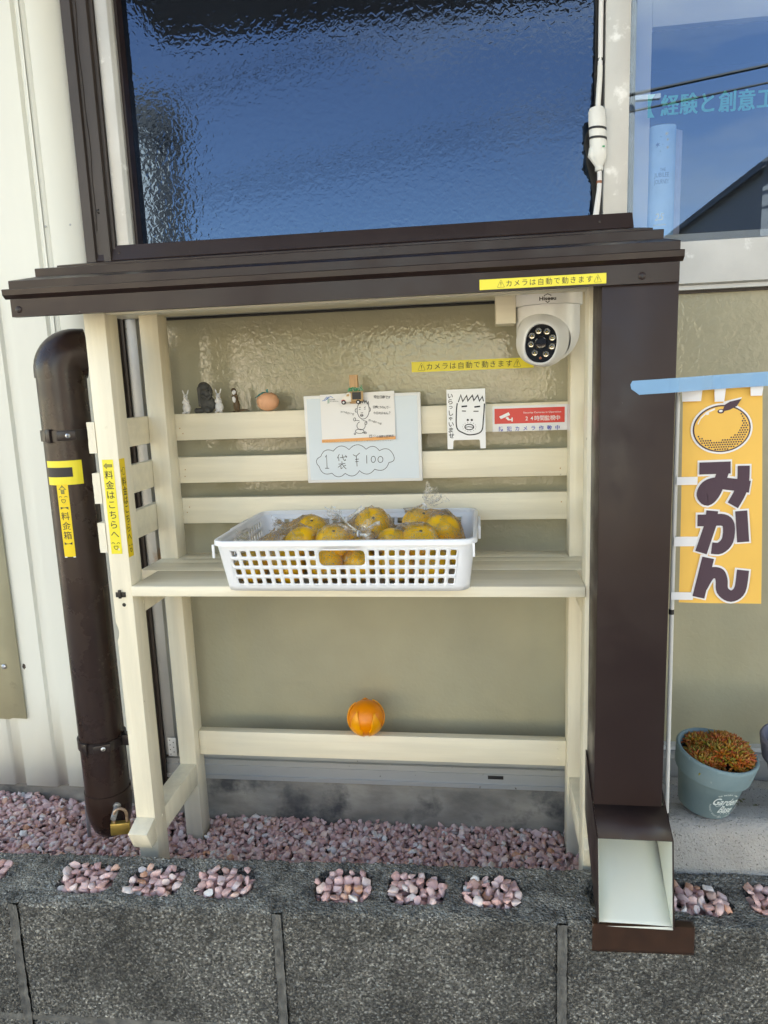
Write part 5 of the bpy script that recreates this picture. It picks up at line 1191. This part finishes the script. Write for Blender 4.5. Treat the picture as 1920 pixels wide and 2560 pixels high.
glyphs = [[(836, 1250), (1028, 1250)], spline([(990, 1252, 0), (965, 1320, 0), (930, 1400, 0), (888, 1440, 0), (857, 1410, 0), (878, 1362, 0), (940, 1342, 0), (1040, 1352, 0), (1143, 1368, 0)], 5), spline([(1106, 1242, 0), (1103, 1330, 0), (1085, 1400, 0), (1042, 1478, 0)], 4),
          spline([(828, 1566, 0), (905, 1566, 0), (985, 1566, 0), (1018, 1600, 0), (1012, 1690, 0), (968, 1738, 0), (916, 1738, 0)], 4), [(917, 1508), (908, 1590), (852, 1766)], [(1092, 1512), (1105, 1702)],
          [(896, 1798), (842, 2050)], spline([(858, 1985, 0), (905, 1902, 0), (958, 1896, 0), (978, 1935, 0), (985, 2005, 0), (1036, 2040, 0), (1088, 2000, 0), (1106, 1876, 0)], 5)]
def ext(pts, e):
    pts = [Vector((p[0], p[1], 0)) for p in pts]; pts[0] = pts[0]+(pts[0]-pts[1]).normalized()*e; pts[-1] = pts[-1]+(pts[-1]-pts[-2]).normalized()*e; return pts
for i, g in enumerate(glyphs): brush(ext(g, 10), 96, 'flagwhite', .0012+.00012*i)
for i, g in enumerate(glyphs): brush(g, 72, 'plum', .0024+.00010*i)
def pe(cx, cy, rx, ry, key, h, n=44): P.fan(key, [F(cx+rx*math.cos(2*math.pi*i/n), cy+ry*math.sin(2*math.pi*i/n)) for i in range(n)], h)
pe(970, 1018, 190, 150, 'flagwhite', .0012); P.poly('flagwhite', [F(*p) for p in ((955, 905), (985, 860), (1095, 840), (1060, 900), (1000, 925))], .0014)
pe(970, 1018, 178, 139, 'plum', .0016); pe(970, 1018, 169, 131, 'flag', .0021)
for iy in range(-9, 10):
    for ix in range(-12, 13):
        x = 970+ix*15+(7.5 if iy % 2 else 0); y = 1018+iy*13.5
        if ((x-970)/163)**2+((y-1018)/125)**2 < 1 and ((x-938)/158)**2+((y-975)/112)**2 > 1: P.ell('plum', *F(x, y), 5.2/490, 5.2/1320, .0025, 8)
P.poly('plum', [F(*p) for p in ((975, 912), (990, 878), (1020, 862), (1090, 850), (1062, 890), (1020, 910), (985, 916))], .0026); pe(965, 916, 21, 13, 'plum', .0027, 16); pe(964, 914, 12, 7, 'flagwhite', .0030, 12)
P.line('flagwhite', [F(x, y) for x, y in ((822, 985), (840, 950), (875, 920), (928, 900))], .008, .0026); pe(880, 925, 12, 8, 'flagwhite', .0028, 12)
P.build({'plum': 'print', 'flagwhite': 'print_outline', 'flag': 'print_fill'}, fl)
for (x0, x1, z0, z1, tl_) in ((.5515, .5800, .4335, .4440, 0), (.5530, .5850, .5080, .5210, .001), (.5535, .5800, .5910, .6015, .002)):
    MB().box(x0, x1, .1060, .1072, z0, z1).build('side_tab', 'fabricwhite', fl)
for (x0, x1, z0) in ((.5550, .5830, .7000), (.5950, .6115, .6985), (.6385, .6570, .7045)): MB().prism([(x0, .7300), (x1, .7320), (x1-.003, z0), (x0+.002, z0)], .1050, .1056, 'Y').build('top_tab', 'fabricwhite', fl)
pg = thing('banner_pole', (.556, .112, .11), 'thin white banner pole standing beside the brown chute', 'pole')
MB().tube([(.5535, .1130, .728), (.5545, .1130, .45), (.5572, .1130, .108)], .0030, 14).build('shaft', 'pole', pg); MB().lathe([(.0001, .101), (.0034, .101), (.0036, .110), (.0030, .1125)], Matrix.Translation((.5573, .113, 0)), 14).build('end_cap', 'black', pg); MB().tube([(.5543, .113, .418), (.5543, .113, .411)], .0036, 12).build('joint_ring', 'black', pg)
tv = []; n = 26
for i in range(n+1):
    s_ = i/n; x = .4865+.30*s_; zt = .7290+.0095*s_; y = CY-.0012 if x < .5420 else CY-.0012+(.0255)*min(1, (x-.5420)/.05)
    jag = .004*noise.noise(Vector((3, 2, 1))) if i == 0 else 0
    tv += [(x+(.0015 if i == 0 else 0), y, zt), (x-(.0008 if i == 0 else 0), y, zt-.0045), (x+(.0003 if i == 0 else 0), y, zt-.0100), (x+(.0050 if i == 0 else 0), y, zt-.0135), (x+(.0105 if i == 0 else 0), y, zt-.0178)]
tp2 = MB().add(tv, [(5*i+j, 5*i+j+1, 5*i+j+6, 5*i+j+5) for i in range(n) for j in range(4)]).build('masking_tape', 'maskblue', None, (.55, .075, .71), smooth=False); tp2.modifiers.new('t', 'SOLIDIFY').thickness = .0002
tag(tp2, 'strip of light blue masking tape from the chute across the banner top', 'tape')

# ---- plant pots
def pot(name_label, c, tilt, s_, material, printed):
    t = thing('plant_pot', c, name_label, 'plant pot'); M = Matrix.Translation(c) @ Euler(tilt).to_matrix().to_4x4() @ Matrix.Scale(s_, 4)
    MB().lathe([(.0005, 0), (.0345, 0), (.0365, .0015), (.0475, .060), (.0480, .0605), (.0005, .0605)], M, 56).build('bowl', material, t, angle=45)
    MB().lathe([(.0480, .0570), (.0515, .0590), (.0525, .0610), (.0560, .0870), (.0565, .0900), (.0552, .0925), (.0530, .0930), (.0512, .0918), (.0500, .0880), (.0478, .0615)], M, 56, cap=False).build('rim', material, t, angle=50)
    sv = [(0, 0)]; 
    MB().lathe([(.0490, .0740), (.030, .0760), (.0005, .0765)], M, 30).build('soil', 'soil', t)
    if printed:
        cone = lambda u, v, h: M @ Vector(((.0374+(v+.030)*.175+h+.0003)*math.sin(u*1.22/.042+.30), -(.0374+(v+.030)*.175+h+.0003)*math.cos(u/.042+.33), v*1.22+.030))
        P = Print(cone)
        P.word('potprint', 'Garden', -.0145, .0145, .0052, .0145, .0003, .022, slant=.35); P.word('potprint', 'Base', -.0055, .0110, -.0062, .0145, .0003, .022, slant=.35)
        P.line('potprint', [(-.0135, .001), (-.0105, -.002), (-.0055, -.0012)], .0006, .0003)
        for i, c_ in enumerate('THE NATURAL HOME'):
            a = R(128-76*i/15); P.char('potprint', c_, .0175*math.cos(a), -.0012+.0175*math.sin(a), .0026, .0003, .01, rot=a-R(90)) if c_ != ' ' else None
        txt = 'RESPECT BEAUTIFUL LIFE WITH GARDEN'
        for i, c_ in enumerate(txt):
            a = R(178+190*i/(len(txt)-1)); P.char('potprint', c_, .0172*math.cos(a), -.0012+.0172*math.sin(a), .0024, .0003, .01, rot=a+R(90)) if c_ != ' ' else None
        for k in range(4): P.ell('potprint', -.0022+.0040*k, -.0130, .0007, .0007, .0003, 8)
        P.build('logo', t)
    return M
PM = pot('blue grey plant pot with a white printed badge and orange succulents', (.6330, .1950, .0795), (R(6), R(8), 0), 1.04, 'pot', True)
pot('purple grey plant pot cut off by the right picture edge', (.7820, .2100, .0790), (0, 0, 0), 1.12, 'potpurple', False)
# ---- succulent: rosettes of plump pointed leaves
def rosette_mesh(seed):
    r = random.Random(seed); m = MB()
    for k in range(17):
        a = k*2.399+r.uniform(-.2, .2); el_ = R(82-4.2*k+r.uniform(-6, 6)); ln = r.uniform(.85, 1.15)*(.75+.02*k); d = Vector((math.cos(a)*math.cos(el_), math.sin(a)*math.cos(el_), math.sin(el_)))
        q1 = d.orthogonal().normalized(); q2 = d.cross(q1); b0 = Vector((0, 0, -.15+.004*k)); ring = []
        for (s2, w_) in ((0, .05), (.35, .125), (.72, .13), (.92, .06), (1.0, .006)): ring.append([b0+d*ln*s2+(q1*math.cos(t)*w_+q2*math.sin(t)*w_*.8) for t in [2*math.pi*i/5 for i in range(5)]])
        m.rings(ring)
    me = bpy.data.meshes.new('rosette'); me.from_pydata([tuple(v) for v in m.v], [], m.f); me.shade_smooth(); me.materials.append(MATS['succulentleaf']); return me
RM = [rosette_mesh(s_) for s_ in range(4)]
su = thing('succulent', PM @ Vector((0, 0, .074)), 'clump of orange and green pointed succulents in the blue grey pot', 'succulent')
PI = PM.to_3x3().normalized(); so_ = ORG[su.name]
def mound(cx, cy, rx, ry, hh, n):
    for i in range(n):
        q = math.sqrt((i+.5)/n); a = i*2.399; x = cx+rx*q*math.cos(a); y = cy+ry*q*math.sin(a); z = .0740+hh*(1-q*q)**.6
        if math.hypot(x, y) > .0465: continue
        nrm = Vector((q*math.cos(a)/rx*.020, q*math.sin(a)/ry*.020, .85)).normalized()
        o = bpy.data.objects.new('rosette', rnd.choice(RM)); COL.objects.link(o); o.parent = su
        Rm_ = (PI @ nrm).to_track_quat('Z', 'Y').to_matrix().to_4x4() @ Matrix.Rotation(rnd.uniform(0, 6.28), 4, 'Z') @ Matrix.Scale(rnd.uniform(.0135, .0175), 4)
        o.matrix_local = Matrix.Translation((PM @ Vector((x, y, z)))-so_) @ Rm_
mound(.0155, .002, .034, .040, .032, 50); mound(-.0250, -.016, .022, .024, .014, 22); mound(-.014, .022, .022, .020, .018, 16)
# small creeping leaves in the trough
cr = thing('creeping_plant', (.735, .24, -.005), 'small dark creeping leaves in the concrete trough beside the pot', 'plant')
for i in range(46):
    x = rnd.uniform(.700, .80); y = rnd.uniform(.212, .300); z = rnd.uniform(-.004, .030); a = rnd.uniform(0, 6.28); w_ = rnd.uniform(.006, .011)
    d = Vector((math.cos(a), math.sin(a), rnd.uniform(-.2, .5))).normalized(); q = d.cross(Vector((0, 0, 1))).normalized(); p = Vector((x, y, z))
    MB().add([p, p+d*w_*.5+q*w_*.45+Vector((0, 0, .001)), p+d*w_*1.1, p+d*w_*.5-q*w_*.45+Vector((0, 0, .001)), p+d*w_*.5+Vector((0, 0, -.0012))], [(0, 1, 4), (1, 2, 4), (2, 3, 4), (3, 0, 4)]).build('leaf', 'leafgreen' if i % 3 else 'otter', cr)

# ---- white power cable with taped connector in the window corner
cb = thing('power_cable', (.488, .39, .985), 'white power cable with taped plug hanging by the window mullion', 'cable')
MB().tube(spline([(.4945, .398, 2.28), (.4935, .395, 1.6), (.4920, .393, 1.30), (.4915, .391, 1.22), (.4890, .389, 1.175), (.4880, .388, 1.15)], 8), .0036, 12).build('cord', 'cable', cb)
MB().tube(spline([(.4915, .391, 1.215), (.4905, .388, 1.19), (.4880, .387, 1.15)], 6), [.0040]*13, 10).build('wrap', 'plug', cb)
A_, B_ = Vector((.4858, .386, 1.1535)), Vector((.4915, .385, 1.058)); d = B_-A_
pf = [(.0040, 0), (.0105, .012), (.0128, .06), (.0132, .25), (.0128, .42), (.0130, .60), (.0128, .72), (.0118, .80), (.0070, .90), (.0062, .92), (.0058, .99), (.0030, 1)]
T_ = Matrix.Translation(A_) @ d.to_track_quat('Z', 'Y').to_matrix().to_4x4()
MB().lathe([(r_, s_*d.length) for r_, s_ in pf], T_, 28).build('connector', 'plug', cb)
MB().tube([A_+d*.66+Vector((-.006, -.001, 0)), A_+d*.74+Vector((-.0095, -.002, 0)), A_+d*.93+Vector((-.001, -.001, 0))], [.0090, .0078, .0040], 16).build('second_plug', 'plug', cb)
for s_ in (.34, .49): MB().lathe([(.0132, s_*d.length-.0016), (.0140, s_*d.length-.0016), (.0140, s_*d.length+.0016), (.0132, s_*d.length+.0016)], T_ @ Matrix.Translation((0, 0, s_*d.length)) @ Matrix.Rotation(R(9), 4, 'X') @ Matrix.Translation((0, 0, -s_*d.length)), 28, cap=False).build('black_band', 'black', cb)
for k in range(3): MB().lathe([(.0060, .93*d.length+.002*k), (.0066, .93*d.length+.0004+.002*k), (.0066, .93*d.length+.0012+.002*k), (.0060, .93*d.length+.0016+.002*k)], T_, 20, cap=False).build('strain_rib', 'plug', cb)
MB().tube(spline([(.4915, .385, 1.060), (.4912, .384, 1.035), (.4870, .388, 1.00), (.4835, .3895, .972)], 6), .0032, 12).build('cord', 'cable', cb); MB().tube(spline([(.4925, .3865, 1.060), (.4925, .3855, 1.035), (.4900, .3885, 1.00), (.4870, .3900, .972)], 6), .0032, 12).build('cord', 'cable', cb)
MB().lathe([(.0040, 0), (.0046, 0), (.0046, .004), (.0040, .004)], Matrix.Translation((.4916, .3850, 1.040)), 16, cap=False).build('zip_tie', 'copper', cb); MB().lathe([(.0040, 0), (.0048, 0), (.0048, .004), (.0040, .004)], Matrix.Translation((.4918, .3925, 1.222)), 16, cap=False).build('zip_tie', 'black', cb)
MB().box(.4940, .4975, .3720, .3726, 1.0905, 1.0930).build('green_mark', 'toygreen', cb)

# ---- book and lettering behind the right window pane
bo = thing('book', (.605, .47, .963), 'tall light blue book standing inside the right window', 'book')
W = .0405; pr = []
for i in range(9): a = R(180+180*i/8); pr.append((.5820+W/2+W/2*math.cos(a), .446+.010*math.sin(a)))
pr += [(.5820+W, .510), (.5820, .510)]
MB().prism(pr, .9632, 1.1360, 'Z').build('spine', 'bookblue', bo, angle=60)
MB().prism([(.6226, .4480), (.6355, .4590), (.6375, .510), (.6226, .510)], .9660, 1.1310, 'Z').build('pages', 'pages', bo)
bmap = lambda u, v, h: Vector((.5820+W/2+u, .446-.0101*math.sqrt(max(0, 1-(u/(W/2))**2))-h, .9632+v)); P = Print(bmap)
P.word('navy', 'THE', -.0060, .0030, .1035, .0075, .0006); P.word('navy', 'JUBILEE', -.0145, .0085, .0945, .0098, .0006); P.word('navy', 'JOURNEY', -.0145, .0085, .0840, .0098, .0006)
P.word('gold', '25', -.0110, .0015, .0300, .0155, .0006, slant=.15); P.word('gold', 'Sparkling Jubilee', -.0140, .0060, .0170, .0042, .0006, slant=.2)
for (u, v, s_, k) in ((.0030, .158, .0038, 'gold'), (.0048, .149, .0026, 'gold'), (.0050, .1370, .0030, 'gold'), (-.0105, .1425, .0042, 'navy'), (-.0060, .1540, .0012, 'navy'), (-.003, .142, .0010, 'navy'), (-.0065, .132, .0012, 'navy'), (-.0125, .1390, .0009, 'navy')):
    P.poly(k, [(u+(s_ if i % 2 == 0 else s_*.38)*math.cos(R(90+30*i)), v+(s_ if i % 2 == 0 else s_*.38)*math.sin(R(90+30*i))) for i in range(12)], .0008)
P.build({'gold': 'gilt_print', 'navy': 'print'}, bo)
wl_ = thing('window_lettering', (.66, .428, 1.142), 'green Japanese lettering on the inside of the right window pane', 'lettering')
P = Print(XZ(.5730, .4235, 1.1430))
for i, c_ in enumerate('【経験と創意工夫】'): [P.char('greentext', c_, .0040+.0290*i+dx_, .0175-.0005*i, .0330 if c_ not in '【】' else .036, .0003+.0001*k_, .014, .84) for k_, dx_ in enumerate((-.0005, .0, .0005))]
P.build('lettering', wl_)

# ================================================================== ACROSS THE STREET (seen only as reflections)
def house(name_label, x0, x1, y0, y1, h, wallm, roofm, wins, rise=1.6):
    t = thing('house', ((x0+x1)/2, y1, GZ), name_label, 'house')
    MB().box(x0, x1, y0, y1, GZ, h).build('wall', wallm, t); MB().prism([(y0-.4, h), (y1+.4, h), (y1+.4, h+.12), ((y0+y1)/2, h+rise), (y0-.4, h+.12)], x0-.4, x1+.4, 'X').build('roof', roofm, t)
    for (wx, wz, ww, wh) in wins:
        f_ = MB().box(wx-.06, wx+ww+.06, y1+.002, y1+.07, wz-.06, wz+wh+.06, bev=.005).build('window', 'alulight', t); MB().box(wx, wx+ww, y1+.071, y1+.076, wz, wz+wh).build('pane', 'winglass', f_)
t = thing('house', (-7.0, -8.6, GZ), 'pale grey flat roofed house across the street on the left', 'house')
MB().box(-10.5, -4.32, -9.4, -8.6, GZ, 4.3).build('wall', 'housewhite', t); MB().box(-10.8, -4.00, -9.5, -8.45, 4.302, 4.75).build('parapet', 'housedark', t); MB().box(-4.32, -4.10, -9.4, -8.55, GZ, 4.30).build('corner_pier', 'housedark', t)
for k, (wx, wz) in enumerate(((-9.4, .5), (-6.9, .5), (-9.4, 2.9), (-6.9, 2.9))):
    f_ = MB().box(wx-.06, wx+1.66, -8.598, -8.53, wz-.06, wz+1.26, bev=.005).build('window', 'alulight', t); MB().box(wx, wx+1.6, -8.529, -8.524, wz, wz+1.2).build('pane', 'winglass', f_)
t = thing('house', (6.9, -9.6, GZ), 'grey gabled house across the street on the right', 'house')
MB().prism([(4.25, GZ), (4.25, 3.5), (7.7, 5.6), (11.1, 3.5), (11.1, GZ)], -16.0, -9.6, 'Y').build('wall', 'housegrey', t); MB().prism([(4.12, 3.42), (7.7, 5.60), (11.3, 3.42), (11.3, 3.52), (7.7, 5.70), (4.12, 3.52)], -16.3, -9.3, 'Y').build('roof', 'rooftile', t)
for wx in (5.0, 8.1): f_ = MB().box(wx-.06, wx+1.46, -9.598, -9.53, 1.54, 2.86, bev=.005).build('window', 'housedark', t); MB().box(wx, wx+1.4, -9.529, -9.524, 1.6, 2.8).build('pane', 'winglass', f_)
for k, (x0, x1, zt, lab_) in enumerate(((-3.55, -2.85, 1.35, 'white plastered garden wall across the street on the left'), (.45, .85, 1.5, 'white plastered gate pier across the street in the middle'), (1.9, 2.25, 1.6, 'narrow white plastered gate pier across the street'))):  # white walls added to throw bright glints into the khaki panes
    t = thing('glint_wall', ((x0+x1)/2, -8.3, GZ), lab_, 'wall'); MB().box(x0, x1, -8.45, -8.28, GZ, zt).build('wall', 'white', t); MB().box(x0-.05, x1+.05, -8.50, -8.23, zt+.001, zt+.09, bev=.01).build('coping', 'gutterstone', t)
up = thing('utility_pole', (2.42, -9.6, GZ), 'concrete utility pole across the street', 'utility pole')
MB().tube([(2.42, -9.6, GZ), (2.42, -9.6, 7.5)], [.10, .075], 20).build('shaft', 'concretepole', up); MB().box(1.72, 3.12, -9.65, -9.57, 6.7, 6.8).build('crossarm', 'zinc', up); MB().box(2.0, 2.84, -9.65, -9.57, 4.5, 4.56).build('crossarm', 'zinc', up)
for x in (1.82, 2.42, 3.02): MB().lathe([(.001, 6.8), (.05, 6.8), (.06, 6.86), (.03, 6.95), (.001, 6.96)], Matrix.Translation((x, -9.61, 0)), 12).build('insulator', 'white', up)
for k, (z0, z1, sag, r_) in enumerate(((5.0, 6.6, .25, .035), (3.9, 5.0, .3, .022), (3.75, 4.8, .32, .015), (6.8, 8.2, .3, .010), (6.8, 8.0, .45, .010))):
    pts = []
    for i in range(41): s_ = i/40; pts.append((-10+24*s_, -9.6+1.2*math.sin(s_*3), z0-.9+(z1-z0+1.8)*s_-sag*math.sin(math.pi*s_)))
    o = MB().tube(pts, r_, 6).build('overhead_wire', 'wire', None, (2.7, -9.6, z0)); tag(o, 'overhead wire %s above the street' % ('bundle hung lowest,', 'second thick,', 'thin lower,', 'upper front', 'upper rear')[k].strip(','), 'wire', 'overhead wires')
def tree(x, y, h, rad, label, seed):
    r = random.Random(seed); t = thing('tree', (x, y, GZ), label, 'tree', 'garden trees across the street')
    m = MB().tube([(x, y, GZ), (x+.05, y, GZ+h*.4), (x, y+.1, GZ+h*.7)], [.13, .09, .04], 8)
    for k in range(5): a = k*1.3; m.tube([(x, y, GZ+h*(.35+.06*k)), (x+rad*.7*math.cos(a), y+rad*.7*math.sin(a), GZ+h*(.6+.06*k))], [.05, .015], 6)
    m.build('trunk', 'bark', t); m = MB()
    for k in range(2600):
        cl = k % 23; rr = random.Random(seed*97+cl); c = Vector((rr.gauss(0, .45)*rad, rr.gauss(0, .45)*rad, rr.gauss(.66, .14)*h)); p = Vector((x, y, GZ))+c+Vector((r.gauss(0, 1), r.gauss(0, 1), r.gauss(0, 1)))*rad*.20
        d = Vector((r.gauss(0, 1), r.gauss(0, 1), r.gauss(0, 1))).normalized(); q = d.orthogonal().normalized(); s_ = .07; m.add([p-d*s_, p+q*s_*.5, p+d*s_, p-q*s_*.5], [(0, 1, 2, 3)])
    m.build('crown', 'crown', t, smooth=False)
tree(-2.9, -13.5, 4.3, 1.1, 'round green garden tree across the street, right one of two', 5); tree(-4.7, -14.0, 3.7, .8, 'smaller green garden tree across the street, left one of two', 9)
